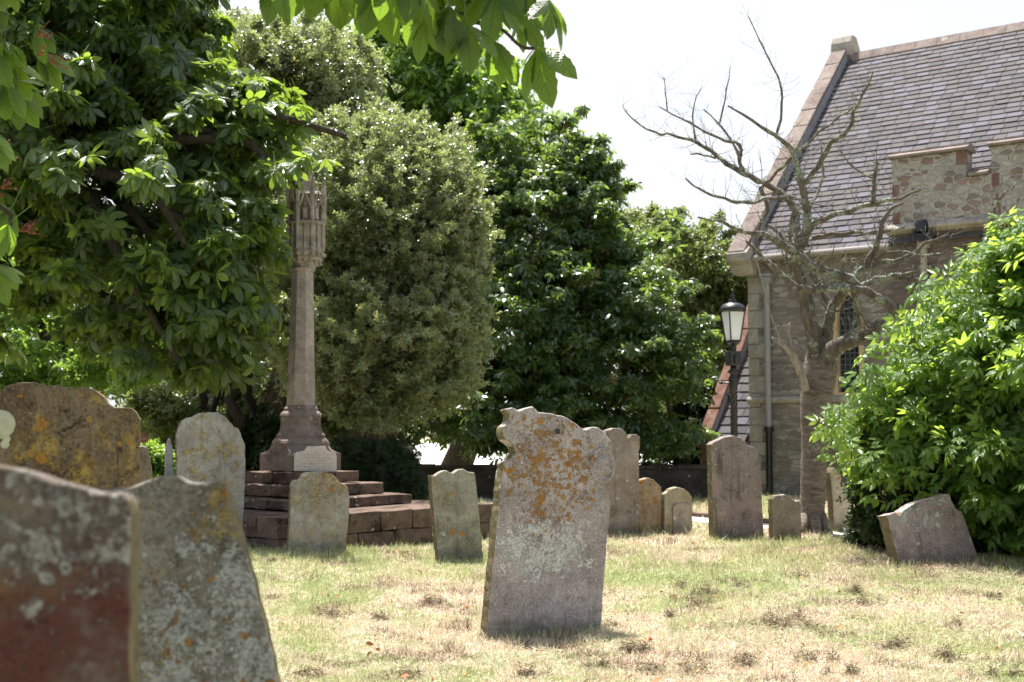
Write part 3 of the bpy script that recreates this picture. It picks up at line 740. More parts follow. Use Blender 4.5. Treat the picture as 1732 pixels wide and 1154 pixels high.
pD = [(300, 940), (298, 735), (301, 726), (306, 712), (316, 707), (326, 705), (336, 699), (352, 697), (368, 698), (382, 705), (392, 717), (396, 722), (403, 724), (408, 734), (411, 745), (415, 752), (415, 800), (410, 940)]
mD = stone_mat('yellow_washed_grey_stone', (.25, .23, .20), (.37, .35, .305), white=.08, yellow=1.0, yreg=(.3, .8, .4, .7), seed=7, dark=.5)
headstone('headstone', 'tall pale grey round-topped headstone streaked with yellow, standing to the left of the stone steps', pD, (300, 930), 22, .10, mD, D=12.0, lean=2)
pE = [(487, 940), (487, 928), (490, 880), (492, 822), (497, 812), (506, 812), (512, 801), (525, 798), (545, 798), (560, 801), (570, 808), (575, 817), (584, 819), (589, 826), (592, 845), (590, 880), (586, 918), (586, 935)]
mE = stone_mat('orange_spotted_grey_stone', (.22, .20, .165), (.34, .315, .27), white=.35, wreg=(.35, .75, .35, .3), orange=.7, oreg=(.38, .62, .24, .26), yellow=.6, seed=8, dark=.5)
headstone('headstone', 'squat grey headstone with orange and yellow lichen standing against the memorial steps', pE, (487, 928), 20, .10, mE, lean=2, D=11.35)
pF = [(744, 970), (744, 957), (737, 900), (731, 830), (729, 803), (735, 806), (742, 800), (752, 795), (762, 799), (768, 800), (776, 794), (784, 793), (792, 798), (797, 799), (804, 800), (809, 850), (814, 900), (818, 945), (818, 960)]
mF = stone_mat('streaked_olive_grey_stone', (.21, .195, .155), (.32, .30, .25), white=.15, orange=.15, yellow=.35, seed=9, dark=.6, pits=1)
headstone('headstone', 'grey headstone with a double-humped top leaning slightly left, left of the big tilted stone', pF, (744, 957), 24, .10, mF, lean=3)
pH = [(1015, 920), (1020, 740), (1026, 728), (1040, 724), (1052, 725), (1060, 733), (1063, 742), (1069, 735), (1076, 735), (1083, 739), (1083, 752), (1081, 765), (1082, 840), (1080, 895), (1080, 915)]
mH = stone_mat('mottled_tall_stone', (.21, .175, .15), (.31, .26, .225), white=.25, orange=.25, yellow=.6, yreg=(.2, .35, .5, .5), seed=10, dark=.5)
headstone('headstone', 'tall mottled headstone with a scrolled shoulder just behind the big tilted stone', pH, (1080, 906), 22, .12, mH, lean=1)
pI = [(1080, 910), (1078, 815), (1086, 811), (1096, 808), (1106, 812), (1112, 818), (1119, 824), (1120, 905), (1120, 912)]
headstone('headstone', 'low orange-stained headstone between the mottled tall headstone and the round-topped yellow-grey one', pI, (1120, 904), 22, .10, stone_mat('orange_brown_stone', (.27, .20, .14), (.38, .29, .20), orange=.5, yellow=.5, white=.1, seed=11, dark=.5), lean=1)
pJ = [(1124, 912), (1124, 836), (1130, 832), (1134, 827), (1146, 824), (1158, 827), (1166, 834), (1171, 842), (1172, 905), (1172, 912)]
headstone('headstone', 'low yellow-grey round-topped headstone with a tiny footstone in front of it', pJ, (1172, 904), 20, .10, stone_mat('yellow_grey_stone', (.26, .23, .165), (.36, .33, .25), yellow=.6, white=.1, seed=12, dark=.25), D=14.8)
pK = [(1140, 912), (1138, 858), (1142, 852), (1152, 850), (1162, 851), (1168, 857), (1169, 903), (1169, 912)]
headstone('footstone', 'tiny grey footstone standing in front of the low yellow-grey round-topped headstone', pK, (1140, 906), 22, .09, stone_mat('grey_footstone', (.25, .22, .18), (.35, .31, .26), white=.1, seed=13), cat='footstone')
pL = [(1208, 935), (1207, 900), (1205, 800), (1203, 752), (1208, 747), (1216, 744), (1226, 739), (1240, 737), (1252, 740), (1260, 746), (1264, 752), (1275, 756), (1283, 765), (1287, 800), (1290, 860), (1293, 918), (1293, 935)]
mL = stone_mat('purple_grey_streaked_stone', (.21, .165, .155), (.31, .25, .235), white=.22, orange=.12, yellow=.15, seed=14, dark=.75, pits=.6)
headstone('headstone', 'tall purple-grey streaked headstone standing beneath the black lamp post', pL, (1208, 917), 20, .12, mL, lean=1)
pM = [(1308, 940), (1308, 922), (1307, 845), (1312, 839), (1322, 838), (1330, 836), (1338, 842), (1345, 848), (1352, 847), (1355, 856), (1356, 917), (1356, 940)]
headstone('headstone', 'small grey headstone with a broken top in front of the bare tree trunk', pM, (1308, 923), 20, .10, stone_mat('grey_chipped_stone', (.21, .175, .15), (.31, .26, .225), white=.3, orange=.2, oreg=(.15, .5, .2, .2), seed=15, dark=.5))
pN = [(1412, 915), (1409, 850), (1404, 800), (1410, 790), (1420, 800), (1432, 830), (1446, 860), (1452, 902), (1452, 915)]
headstone('headstone', 'pale yellowish headstone half hidden by the elder bush, right of the bare tree', pN, (1412, 904), 20, .12, stone_mat('pale_yellow_stone', (.38, .33, .24), (.50, .45, .35), yellow=.4, orange=.2, seed=16, dark=.3))
pO = [(1535, 1000), (1528, 978), (1518, 940), (1509, 905), (1503, 880), (1499, 872), (1515, 866), (1521, 872), (1530, 862), (1545, 852), (1562, 845), (1580, 841), (1592, 839), (1592, 835), (1607, 836), (1610, 847), (1616, 860), (1628, 865), (1640, 900), (1652, 935), (1656, 948), (1662, 975), (1650, 1000)]
mO = stone_mat('purple_pitted_stone', (.20, .155, .15), (.35, .28, .265), white=.6, wreg=(.2, .45, .35, .25), orange=.35, oreg=(.42, .45, .18, .2), seed=17, dark=.6, pits=.9)
headstone('headstone', 'short purple-pink headstone tipped steeply to the left in front of the elder bush', pO, (1528, 978), 20, .13, mO, lean=8)
pR = [(662, 850), (662, 757), (668, 752), (690, 752), (700, 756), (702, 850)]
headstone('headstone', 'grey headstone top showing just above the clipped yew bush', pR, (700, 850), 20, .12, stone_mat('far_grey_stone', (.30, .28, .25), (.4, .37, .34), seed=18), D=18.0)

# ------------------------------------------------------------------ memorial cross
def memorial():
    C = P(508, 800, 14.0); C.z = 0
    root = empty('memorial_cross', C, 0); tag(root, 'stone memorial cross column on square sandstone steps, cream inscribed plaque on its plinth', 'memorial')
    A = math.atan2(.755, .655); R = Matrix.Rotation(A, 4, 'Z')      # local x = u, local y = v
    def course(name, s, z0, z1, mat=M_STEP, n=None, jit=.008, top_wear=.02):
        bm = bmesh.new(); d = .34
        for side in range(4):
            Rs = Matrix.Rotation(side * PI / 2, 4, 'Z') @ Matrix.Identity(4)
            L = 2 * s - d; x = -s
            cuts = [x]
            while x < s - d - .45: x += random.uniform(.4, .62); cuts.append(min(x, s - d))
            if cuts[-1] < s - d - .01: cuts.append(s - d)
            for a, b in zip(cuts, cuts[1:]):
                o = random.uniform(-jit, jit); q = box(bm, a + .003, b - .003, -s + o, -s + d, z0, z1 - .006 + random.uniform(-top_wear, .0) * .4, R @ Rs)
        box(bm, -s + d - .02, s - d + .02, -s + d - .02, s - d + .02, z0, z1 - .012, R)
        bmesh.ops.subdivide_edges(bm, edges=bm.edges[:], cuts=2, use_grid_fill=True)
        for v in bm.verts: v.co += Vector((random.gauss(0, .006), random.gauss(0, .006), random.gauss(0, .005)))
        o = bm_obj(name, bm, mat, root, bevel=.012, seg=2)
        return o
    course('step', 1.5, -.08, .20); course('step', 1.495, .20, .405, top_wear=.01)
    course('step', .86, .405, .515); course('step', .64, .515, .64); course('step', .45, .64, .765)
    # low extra steps against the left-hand side
    bm = bmesh.new()
    box(bm, -1.72, -1.505, -1.25, 1.3, -.05, .155, R); box(bm, -1.95, -1.725, -1.18, 1.3, -.05, .05, R)
    bm_obj('low_step', bm, M_STEP, root, bevel=.015)
    # plinth
    bm = bmesh.new(); s = .315
    def ring(kind, r, z):
        out = []
        for k in range(8):
            if kind == 0:      # square with tiny chamfer, octagon style ordering
                a = PI / 4 * k + PI / 8; c = .96
                x = r if abs(math.cos(a)) > abs(math.sin(a)) else r * c; 
                px = math.copysign(r, math.cos(a)) * (1 if abs(math.cos(a)) > abs(math.sin(a)) else c)
                py = math.copysign(r, math.sin(a)) * (1 if abs(math.sin(a)) > abs(math.cos(a)) else c)
                out.append(bm.verts.new(R @ Vector((px, py, z))))
            else:
                a = PI / 4 * k + PI / 8; out.append(bm.verts.new(R @ Vector((r / math.cos(PI / 8) * math.cos(a), r / math.cos(PI / 8) * math.sin(a), z))))
        return out
    rr = [ring(0, s, .765), ring(0, s, .93), ring(0, s * .985, .95)]
    def lerp_ring(t, r, z):
        a = ring(0, r, z); b = ring(1, r, z); out = []
        for p, q in zip(a, b):
            p.co = p.co.lerp(q.co, t); out.append(p); bm.verts.remove(q)
        return out
    rr += [lerp_ring(.35, s * .97, .962), lerp_ring(.75, s * .96, .985), lerp_ring(.95, s * .955, 1.02), ring(1, s * .95, 1.045)]
    for a, b in zip(rr, rr[1:]):
        for k in range(8): bm.faces.new([a[k], a[(k + 1) % 8], b[(k + 1) % 8], b[k]])
    bm.faces.new(rr[0][::-1]); bm.faces.new(rr[-1])
    bm_obj('plinth', bm, M_BASE, root, bevel=.006)
    # octagonal moulded base
    pr = [(.300, 1.04), (.305, 1.06), (.295, 1.085), (.27, 1.11), (.258, 1.125), (.262, 1.14), (.25, 1.16), (.235, 1.175), (.232, 1.19), (.222, 1.20), (.215, 1.25), (.213, 1.33), (.22, 1.345), (.225, 1.362), (.215, 1.385), (.19, 1.405), (.178, 1.42), (.182, 1.435), (.166, 1.45), (.158, 1.47)]
    k8 = 1 / math.cos(PI / 8)
    bm = bmesh.new(); lathe(bm, [(r * k8 * .98, z) for r, z in pr], 8, A + PI / 8)
    bm_obj('moulded_base', bm, M_BASE, root)
    bm = bmesh.new()
    N = 12; lathe(bm, [((.150 - .036 * (i / N) ** .9) * k8, 1.47 + (2.94 - 1.47) * i / N) for i in range(N + 1)], 8, A + PI / 8)
    lathe(bm, [(.125 * k8, 2.935), (.132 * k8, 2.945), (.132 * k8, 2.96), (.12 * k8, 2.975)], 8, A + PI / 8)
    bm_obj('shaft', bm, M_SHAFT, root, bevel=.004)
    # carved tabernacle head
    cx = .035
    bm = bmesh.new()
    lathe(bm, [(.115, 2.96), (.12, 3.0), (.135, 3.03), (.175, 3.06), (.19, 3.085), (.18, 3.10), (.20, 3.13), (.215, 3.15), (.20, 3.165), (.205, 3.18), (.195, 3.20), (.195, 3.44), (.22, 3.455), (.225, 3.475), (.205, 3.49), (.135, 3.50), (.135, 3.76), (.2, 3.78), (.18, 3.8), (.12, 3.86), (.09, 3.96), (.05, 4.06), (.015, 4.16)], 8, A + PI / 8, (cx, 0))
    for k in range(16):
        a = A + PI / 8 * k; r = .205 if k % 2 else .195
        c = Vector((cx + r * math.cos(a), r * math.sin(a), 0)); w = .016 if k % 2 else .010
        tube(bm, [c + Vector((0, 0, 3.17)), c + Vector((0, 0, 3.46))], w, 5)
        q = Vector((cx + .17 * math.cos(a), .17 * math.sin(a), 0))
        bmesh.ops.create_icosphere(bm, subdivisions=1, radius=.022, matrix=Matrix.Translation(q + Vector((0, 0, 3.03 + .02 * (k % 3)))))
        bmesh.ops.create_icosphere(bm, subdivisions=1, radius=.026, matrix=Matrix.Translation(q * 1.15 + Vector((0, 0, 3.12))))
    for k in range(8):
        a = A + PI / 8 + PI / 4 * k; d = Vector((math.cos(a), math.sin(a), 0)); c = Vector((cx, 0, 0)) + d * .205
        tube(bm, [c + Vector((0, 0, 3.48)), c + Vector((0, 0, 3.74)), c + Vector((0, 0, 3.78)), c + Vector((0, 0, 3.98))], [.026, .024, .032, .004], 6)
        for j in range(4):
            bmesh.ops.create_icosphere(bm, subdivisions=1, radius=.014, matrix=Matrix.Translation(c + d * .012 + Vector((0, 0, 3.76 + .045 * j))))
        # trefoil gable between the shafts
        b = a + PI / 8; e = Vector((cx + .2 * math.cos(b), .2 * math.sin(b), 0)); tan = Vector((-math.sin(b), math.cos(b), 0))
        tube(bm, [e - tan * .07 + Vector((0, 0, 3.62)), e - tan * .035 + Vector((0, 0, 3.70)), e + Vector((0, 0, 3.80)), e + tan * .035 + Vector((0, 0, 3.70)), e + tan * .07 + Vector((0, 0, 3.62))], .013, 5)
        for j in range(5):
            q = Vector((cx, 0, 0)) + d * (.13 - .022 * j); bmesh.ops.create_icosphere(bm, subdivisions=1, radius=.02, matrix=Matrix.Translation(q + Vector((0, 0, 3.84 + .065 * j))))
        # small worn figure in each niche
        f = Vector((cx + .16 * math.cos(b), .16 * math.sin(b), 0)); tube(bm, [f + Vector((0, 0, z)) for z in (3.5, 3.56, 3.62, 3.64, 3.67, 3.69)], [.035, .03, .034, .015, .02, .006], 6)
    bm_obj('carved_head', bm, M_CAP, root)
    # plaque on the right-hand face (local -v side)
    n = R @ Vector((0, -1, 0)); u = R @ Vector((1, 0, 0))
    o0 = C + n * (s + .004)
    def fl(px, py):
        q = PL(px, py, o0, n) - o0; return u.dot(q), q.z
    shp = [(497, 797), (497, 770), (500, 765), (508, 763.5), (514, 762), (517.5, 757), (518.5, 755), (549, 755), (551, 760), (555, 764), (560, 765), (566, 767), (568, 772), (568, 798)]
    pts = []
    for px, py in shp:
        a, z = fl(px, py); pts.append(u * a + n * (s + .004) + Vector((0, 0, z)))
    bm = bmesh.new(); prism(bm, pts, n * .016); pl = bm_obj('plaque', bm, M_MARBLE, root, bevel=.003)
    bm = bmesh.new(); rr_ = random.Random(3)
    rows = [(764.5, 524, 545), (769, 512, 562), (774.5, 510, 560), (779.5, 514, 552), (784.5, 506, 560), (789.5, 500, 564), (795, 504, 558)]
    for i, (y, xa, xb) in enumerate(rows):
        x = xa
        while x < xb:
            w = rr_.uniform(.35, .9); h = rr_.uniform(1.2, 2.6)
            if rr_.random() < .82:
                q = []
                for ax, ay in ((x, y + h / 2), (x + w, y + h / 2), (x + w * .8, y - h / 2), (x + w * .2, y - h / 2)):
                    a, z = fl(ax, ay); q.append(u * a + n * (s + .022) + Vector((0, 0, z)))
                bm.faces.new([bm.verts.new(k) for k in q])
            x += w + rr_.uniform(.5, 1.2)
            if rr_.random() < .15: x += 1.4
    bm_obj('lettering', bm, M_INK, pl)
memorial()

# ------------------------------------------------------------------ church
RD = Vector((-.793, .61, 0)).normalized() * -1        # along the wall, towards the right and nearer
BK = Vector((.61, .793, 0)).normalized()
CH0 = G(1270, 838); CH0.z = 0
ch = empty('church', CH0, math.atan2(RD.y, RD.x))
tag(ch, 'old rubble-stone church with a steep grey slate roof, stone gable coping and a battlemented parapet', 'church')
def fac(px, py, yo=0.0):
    q = PL(px, py, CH0 + BK * yo, BK) - CH0; return q.dot(RD), q.z
YEAVE = -.22
xe, ZE = fac(1278, 431, YEAVE)
# gable apex: intersect with the gable plane x=0
q = PL(1432, 72, CH0, RD) - CH0; W_, ZA = q.dot(BK), q.z
q2 = PL(1448, 95, CH0 + RD * .3, RD) - CH0; YR, ZR = q2.dot(BK), q2.z
e0 = PL(1262, 418, CH0, RD) - CH0
slope = (ZR - ZE) / (YR - YEAVE)
print('church', 'eave', ZE, 'ridge', YR, ZR, 'apex', W_, ZA, 'slope', math.degrees(math.atan(slope)))
XT, _ = fac(1506, 400, -.28)
XEND = 14.0
def arch(px0, px1, ytop, ybot, yo=0.0, n=8, grow=0.0):
    x0, zb = fac(px0, ybot, yo); x1, zt = fac((px0 + px1) / 2, ytop, yo); x1, _ = fac(px1, ybot, yo)
    x0 -= grow; x1 += grow; zt += grow; zb -= grow * .6
    w = x1 - x0; ah = w * 1.15; zs = zt - ah; pts = [(x0, zb), (x0, zs)]
    for i in range(1, n):
        a = math.radians(60) * i / n; pts.append((x1 - w * math.cos(a), zs + ah * math.sin(a) / .8660254))
    pts.append(((x0 + x1) / 2, zt))
    for i in range(n - 1, 0, -1):
        a = math.radians(60) * i / n; pts.append((x0 + w * math.cos(a), zs + ah * math.sin(a) / .8660254))
    pts += [(x1, zs), (x1, zb)]
    return pts
def hole_wall(bm, outer, holes, y=0.0):
    es = []
    for loop in [outer] + holes:
        vs = [bm.verts.new((x, y, z)) for x, z in loop]
        es += [bm.edges.new((vs[i], vs[(i + 1) % len(vs)])) for i in range(len(vs))]
    bmesh.ops.triangle_fill(bm, use_beauty=True, edges=es)
win = arch(1418, 1454, 496, 664)
frame_out = arch(1418, 1454, 496, 664, grow=.085)
bm = bmesh.new()
hole_wall(bm, [(0, -.3), (XT + .02, -.3), (XT + .02, ZE + .15), (0, ZE + .15)], [frame_out])
YB = 2 * YR
vs = [bm.verts.new(p) for p in ((0, .0, -.3), (0, YB, -.3), (0, YB, ZE), (0, YR, ZR - .15), (0, 0, ZE + .1))]; bm.faces.new(vs)
vs = [bm.verts.new(p) for p in ((XEND, .0, -.3), (XEND, YB, -.3), (XEND, YB, ZE), (XEND, YR, ZR - .15), (XEND, 0, ZE + .1))]; bm.faces.new(vs)
vs = [bm.verts.new(p) for p in ((0, YB, -.3), (XEND, YB, -.3), (XEND, YB, ZE + .1), (0, YB, ZE + .1))]; bm.faces.new(vs)
wall = bm_obj('wall', bm, M_WALL, ch)
# dressed quoins up the left corner
bm = bmesh.new(); z = -.1; k = 0
while z < ZE - .15:
    h = random.uniform(.24, .36); w = random.uniform(.30, .42) if k % 2 else random.uniform(.18, .26); h = min(h, ZE - .05 - z)
    box(bm, -.012, w, -.014 + random.uniform(-.004, .004), .2, z + .008, z + h - .008); z += h; k += 1
bm_obj('quoins', bm, M_QUOIN, ch, bevel=.012)
# tower-like projecting bay with battlements, flush below
YT = -.16
bm = bmesh.new()
xt0 = XT; z_cor = fac(1508, 384, YT)[1]
box(bm, xt0, XEND, YT, .6, -.3, z_cor)
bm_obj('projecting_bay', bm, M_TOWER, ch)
YP = -.22
bm = bmesh.new()
xa = fac(1509, 330, YP)[0]; xb = fac(1634, 300, YP)[0]; xc = fac(1677, 300, YP)[0]; xd = fac(1790, 300, YP)[0]
zm = fac(1509, 270, YP)[1]; zc = fac(1655, 297, YP)[1]
base_z = z_cor + .0
parapet = bmesh.new()
loop = [(xa, base_z), (XEND, base_z), (XEND, zm)]
xs = xc; pw = xb - xa; gw = xc - xb; x = xa; top = [(xa, zm)]
merl = []
while x < XEND:
    merl.append((x, min(x + pw, XEND))); x += pw + gw
loop = [(xa, base_z)]; up = []
for i, (m0, m1) in enumerate(merl):
    up += [(m0, zm), (m1, zm)]
    if i < len(merl) - 1: up += [(m1, zc), (merl[i + 1][0], zc)]
if up[-1][0] < XEND: up += [(up[-1][0], zc), (XEND, zc)]
pts = [(xa, base_z)] + up + [(XEND, base_z)]
prism(parapet, [Vector((a, YP, b)) for a, b in pts], (0, .34, 0))
par = bm_obj('parapet', parapet, M_PARA, ch, bevel=.01)
# coping stones on the merlons and in the crenels
bm = bmesh.new()
def cop(a, b, z, dz=.085):
    prism(bm, [Vector((a, YP - .07, z + .003)), Vector((a, YP - .07, z + .045)), Vector((a, YP + .10, z + dz + .02)), Vector((a, YP + .10, z + dz + .05)), Vector((a, YP + .24, z + dz + .05)), Vector((a, YP + .41, z + .05)), Vector((a, YP + .41, z + .003))], (b - a, 0, 0))
for i, (m0, m1) in enumerate(merl):
    cop(m0 - .05, m1 + .04, zm)
    if i < len(merl) - 1: cop(m1 + .045, merl[i + 1][0] - .055, zc)
bm_obj('parapet_coping', bm, M_COPING, par, bevel=.008)
bm = bmesh.new()
prism(bm, [Vector((xa - .12, YP - .10, base_z - .09)), Vector((xa - .12, YP - .10, base_z - .05)), Vector((xa - .12, YP - .01, base_z + .02)), Vector((xa - .12, YT + .05, base_z + .02)), Vector((xa - .12, YT + .05, base_z - .14)), Vector((xa - .12, YT - .02, base_z - .14))], (XEND - xa + .12, 0, 0))
bm_obj('parapet_string_course', bm, M_QUOIN, par, bevel=.01)
# red corner stones on the parapet
M_CORNER = sandstone('dark_red_stone', (.13, .075, .06), (.23, .15, .125), 6)
for m0, m1 in merl[:3]:
    for (zz, hh, w) in ((base_z + .0, .22, .14), (base_z + .46, .24, .13)):
        bm = bmesh.new(); box(bm, m0 - .006, m0 + w, YP - .006, YP + .1, zz + .02, zz + hh); bm_obj('corner_stone', bm, M_CORNER, par, bevel=.02)
    bm = bmesh.new(); box(bm, m1 - .16, m1 + .006, YP - .006, YP + .1, zm - .24, zm - .01); bm_obj('corner_stone', bm, M_CORNER, par, bevel=.02)

# window
wn = bmesh.new()
a_, b_ = frame_out, win
va = [wn.verts.new((x, -.004, z)) for x, z in a_]; vb = [wn.verts.new((x, -.004, z)) for x, z in b_]; vc = [wn.verts.new((x, .14, z)) for x, z in b_]; vd = [wn.verts.new((x, .14, z)) for x, z in a_]
n_ = len(a_)
for i in range(n_):
    j = (i + 1) % n_
    wn.faces.new([va[i], va[j], vb[j], vb[i]]); wn.faces.new([vb[i], vb[j], vc[j], vc[i]]); wn.faces.new([va[i], vd[i], vd[j], va[j]])
wf = bm_obj('window', wn, M_OCHRE, ch)
bm = bmesh.new(); bm.faces.new([bm.verts.new((x, .10, z)) for x, z in win]); bm_obj('pane', bm, M_GLASS, wf)
# string course, sill
bm = bmesh.new(); zs = fac(1350, 676)[1]
prism(bm, [Vector((-.03, .02, zs - .07)), Vector((-.03, -.05, zs - .05)), Vector((-.03, -.075, zs)), Vector((-.03, -.05, zs + .045)), Vector((-.03, .02, zs + .07))], (XT + .03, 0, 0))
bm_obj('string_course', bm, M_QUOIN, ch, bevel=.01)
# slates in courses
def slates(name, x0, x1, yE, zE, yR, zR, expo, parent, wslate=.28, seed=1):
    r = random.Random(seed); V, Fc, A_ = [], [], []
    d = Vector((0, yR - yE, zR - zE)); L = d.length; d /= L; nn = Vector((0, -d.z, d.y)); 
    k = 0; s = -.05
    while s < L:
        lift0, lift1 = .024, .005; e = min(expo * 1.12, L - s + .02)
        x = x0 - r.uniform(0, wslate)
        while x < x1:
            w = wslate * r.uniform(.85, 1.15); a = max(x, x0); b = min(x + w - .011, x1)
            if b - a > .01:
                p0 = Vector((0, yE, zE)) + d * (s + r.uniform(-.006, .006)); p1 = p0 + d * e; t = r.uniform(-.004, .004)
                q = [p0 + nn * (lift0 + t), p1 + nn * (lift1 + t * .3)]; o = len(V)
                for xx, pp in ((a, q[0]), (b, q[0]), (b, q[1]), (a, q[1])): V.append((xx, pp.y, pp.z))
                lo = q[0] - nn * .014; V += [(a, lo.y, lo.z), (b, lo.y, lo.z)]
                Fc += [(o, o + 1, o + 2, o + 3), (o + 4, o + 5, o + 1, o)]; c = r.random(); A_ += [c] * 8
            x += w
        s += expo; k += 1
    # deck under the slates
    o = len(V); b0 = Vector((0, yE, zE)) - nn * .03; b1 = Vector((0, yR, zR)) - nn * .03
    V += [(x0, b0.y, b0.z), (x1, b0.y, b0.z), (x1, b1.y, b1.z), (x0, b1.y, b1.z)]; Fc.append((o, o + 1, o + 2, o + 3)); A_ += [0] * 4
    me = bpy.data.meshes.new(name); me.from_pydata(V, [], Fc)
    at = me.attributes.new('rnd', 'FLOAT', 'CORNER'); at.data.foreach_set('value', A_)
    return link(name, me, M_SLATE, parent)
roof = slates('roof', .0, XEND, YEAVE, ZE, YR, ZR, .162, ch, .25)
bm = bmesh.new()
vs = [bm.verts.new(p) for p in ((0, YR, ZR), (XEND, YR, ZR), (XEND, 2 * YR, ZE), (0, 2 * YR, ZE))]; bm.faces.new(vs)
bm_obj('far_roof_slope', bm, M_SLATE, roof)
bm = bmesh.new(); x = .25
while x < XEND:
    l = .45; prism(bm, [Vector((x, YR - .17, ZR - .17 * slope + .045)), Vector((x, YR - .02, ZR + .075)), Vector((x, YR + .02, ZR + .075)), Vector((x, YR + .17, ZR - .17 * slope + .045)), Vector((x, YR + .15, ZR - .17 * slope)), Vector((x, YR, ZR + .02)), Vector((x, YR - .15, ZR - .17 * slope))], (l - .008, 0, 0)); x += l
bm_obj('ridge_tiles', bm, M_COPING, roof)
# gable coping: stones laid up the slope, standing proud of the slates
def coping(name, pA_, pB_, w, th, parent, stones=11, mat=M_COPING, x0=-.18):
    bm = bmesh.new(); fl = bmesh.new()
    d = (pB_ - pA_); L = d.length; d = d.normalized(); nn = Vector((0, -d.z, d.y))
    for i in range(stones):
        a = pA_ + d * (L * i / stones + .004); b = pA_ + d * (L * (i + 1) / stones - .004); j = random.uniform(-.01, .01)
        pts = [a - nn * .12, b - nn * .12, b + nn * (th + j), a + nn * (th + j)]
        prism(bm, [Vector((x0, p.y, p.z)) for p in pts], (w, 0, 0))
    o = bm_obj(name, bm, mat, parent, bevel=.018)
    pts = [pA_ - nn * .1, pB_ - nn * .1, pB_ + nn * (th * .72), pA_ + nn * (th * .72)]
    prism(fl, [Vector((x0 + w - .02, p.y, p.z)) for p in pts], (.03, 0, 0)); bm_obj('lead_flashing', fl, M_LEAD, o)
    return o
ez, apx = Vector((0, -.30, ZE - .30 * slope * .25)), Vector((0, YR, ZR))
dn = Vector((0, YR - YEAVE, ZR - ZE)).normalized()
pa = Vector((0, YEAVE, ZE)) - dn * .14; pb = Vector((0, YR, ZR)) + dn * .02
cp = coping('gable_coping', pa, pb, .34, .22, ch, stones=12)
nn = Vector((0, -dn.z, dn.y))
bm = bmesh.new()          # apex stone
t0 = pb + nn * .26
prism(bm, [Vector((-.2, t0.y - .03, t0.z - .20)), Vector((-.2, t0.y + .02, t0.z + .10)), Vector((-.2, YR - .06, t0.z + .26)), Vector((-.2, YR + .16, t0.z + .26)), Vector((-.2, YR + .40, t0.z - .05)), Vector((-.2, YR + .40, ZR - .3)), Vector((-.2, YR, ZR - .1))], (.46, 0, 0))
bm_obj('apex_stone', bm, M_QUOIN, cp, bevel=.03)
bm = bmesh.new()          # kneeler at the eave
prism(bm, [Vector((-.2, YEAVE - .02, ZE - .34)), Vector((-.2, YEAVE - .12, ZE - .18)), Vector((-.2, YEAVE - .25, ZE - .12)), Vector((-.2, YEAVE - .27, ZE + .02)), Vector((-.2, YEAVE + .0, ZE + .22)), Vector((-.2, .05, ZE + .1)), Vector((-.2, .05, ZE - .34))], (.42, 0, 0))
bm_obj('kneeler', bm, M_QUOIN, cp, bevel=.02)
# far slope coping
bm = bmesh.new(); dr = Vector((0, YR, ZE - ZR)).normalized(); nr = Vector((0, -dr.z, dr.y))
p0, p1 = Vector((0, YR, ZR)), Vector((0, 2 * YR, ZE))
prism(bm, [Vector((-.18, p.y, p.z)) for p in (p0, p1, p1 + nr * .25, p0 + nr * .25)], (.40, 0, 0)); bm_obj('far_coping', bm, M_COPING, cp)
# gutter and soffit
bm = bmesh.new(); tube(bm, [Vector((.24, YEAVE - .05, ZE - .075)), Vector((XT - .02, YEAVE - .05, ZE - .075))], .055, 10)
box(bm, .24, XT - .02, YEAVE + .0, -.001, ZE - .10, ZE - .055)
gt = bm_obj('gutter', bm, M_GUTTER, ch)
# downpipes
def pipe(name, px, ytop, ysplit, ybot, yo, r, parent, mt=M_PIPE):
    x, z1 = fac(px, ytop, yo); z0 = -.02; zs_ = fac(px, ysplit, yo)[1]
    y = yo; bm = bmesh.new()
    tube(bm, [(x, y, zs_), (x, y, z1 + .02)], r, 10)
    for zc_ in np.arange(zs_ + .5, z1 - .2, .95): tube(bm, [(x, y, zc_), (x, y, zc_ + .05)], r * 1.25, 10); box(bm, x - r * 1.9, x + r * 1.9, y + r * .8, y + r, zc_, zc_ + .05)
    o = bm_obj(name, bm, mt, parent)
    bm = bmesh.new(); box(bm, x - r * 1.6, x + r * 1.6, y - r * 1.3, y + r * 1.3, z1, z1 + .12); box(bm, x - r * 2.0, x + r * 2.0, y - r * 1.7, y + r * 1.5, z1 + .123, z1 + .18)
    bm_obj('hopper', bm, mt, o, bevel=.008)
    if zs_ > .1:
        bm = bmesh.new(); tube(bm, [(x, y, z0), (x, y, zs_ - .003)], r * 1.05, 10); tube(bm, [(x, y, zs_ - .06), (x, y, zs_ + .02)], r * 1.5, 10)
        bm_obj('lower_pipe', bm, M_BLACK, o)
    return o
pipe('downpipe', 1297, 480, 724, 838, -.10, .055, ch)
dp = pipe('downpipe', 1562, 420, 900, 900, YT - .09, .055, ch, M_QUOIN)
bm = bmesh.new(); x, z = fac(1561, 396, YT - .12); y = YT - .12
tube(bm, [(x, y + .1, z + .16), (x, y - .02, z + .14), (x, y - .03, z + .02)], .11, 12); box(bm, x - .2, x + .2, y - .13, y + .1, z - .13, z + .0)
bm_obj('rain_head', bm, M_BLACK, dp, bevel=.015)
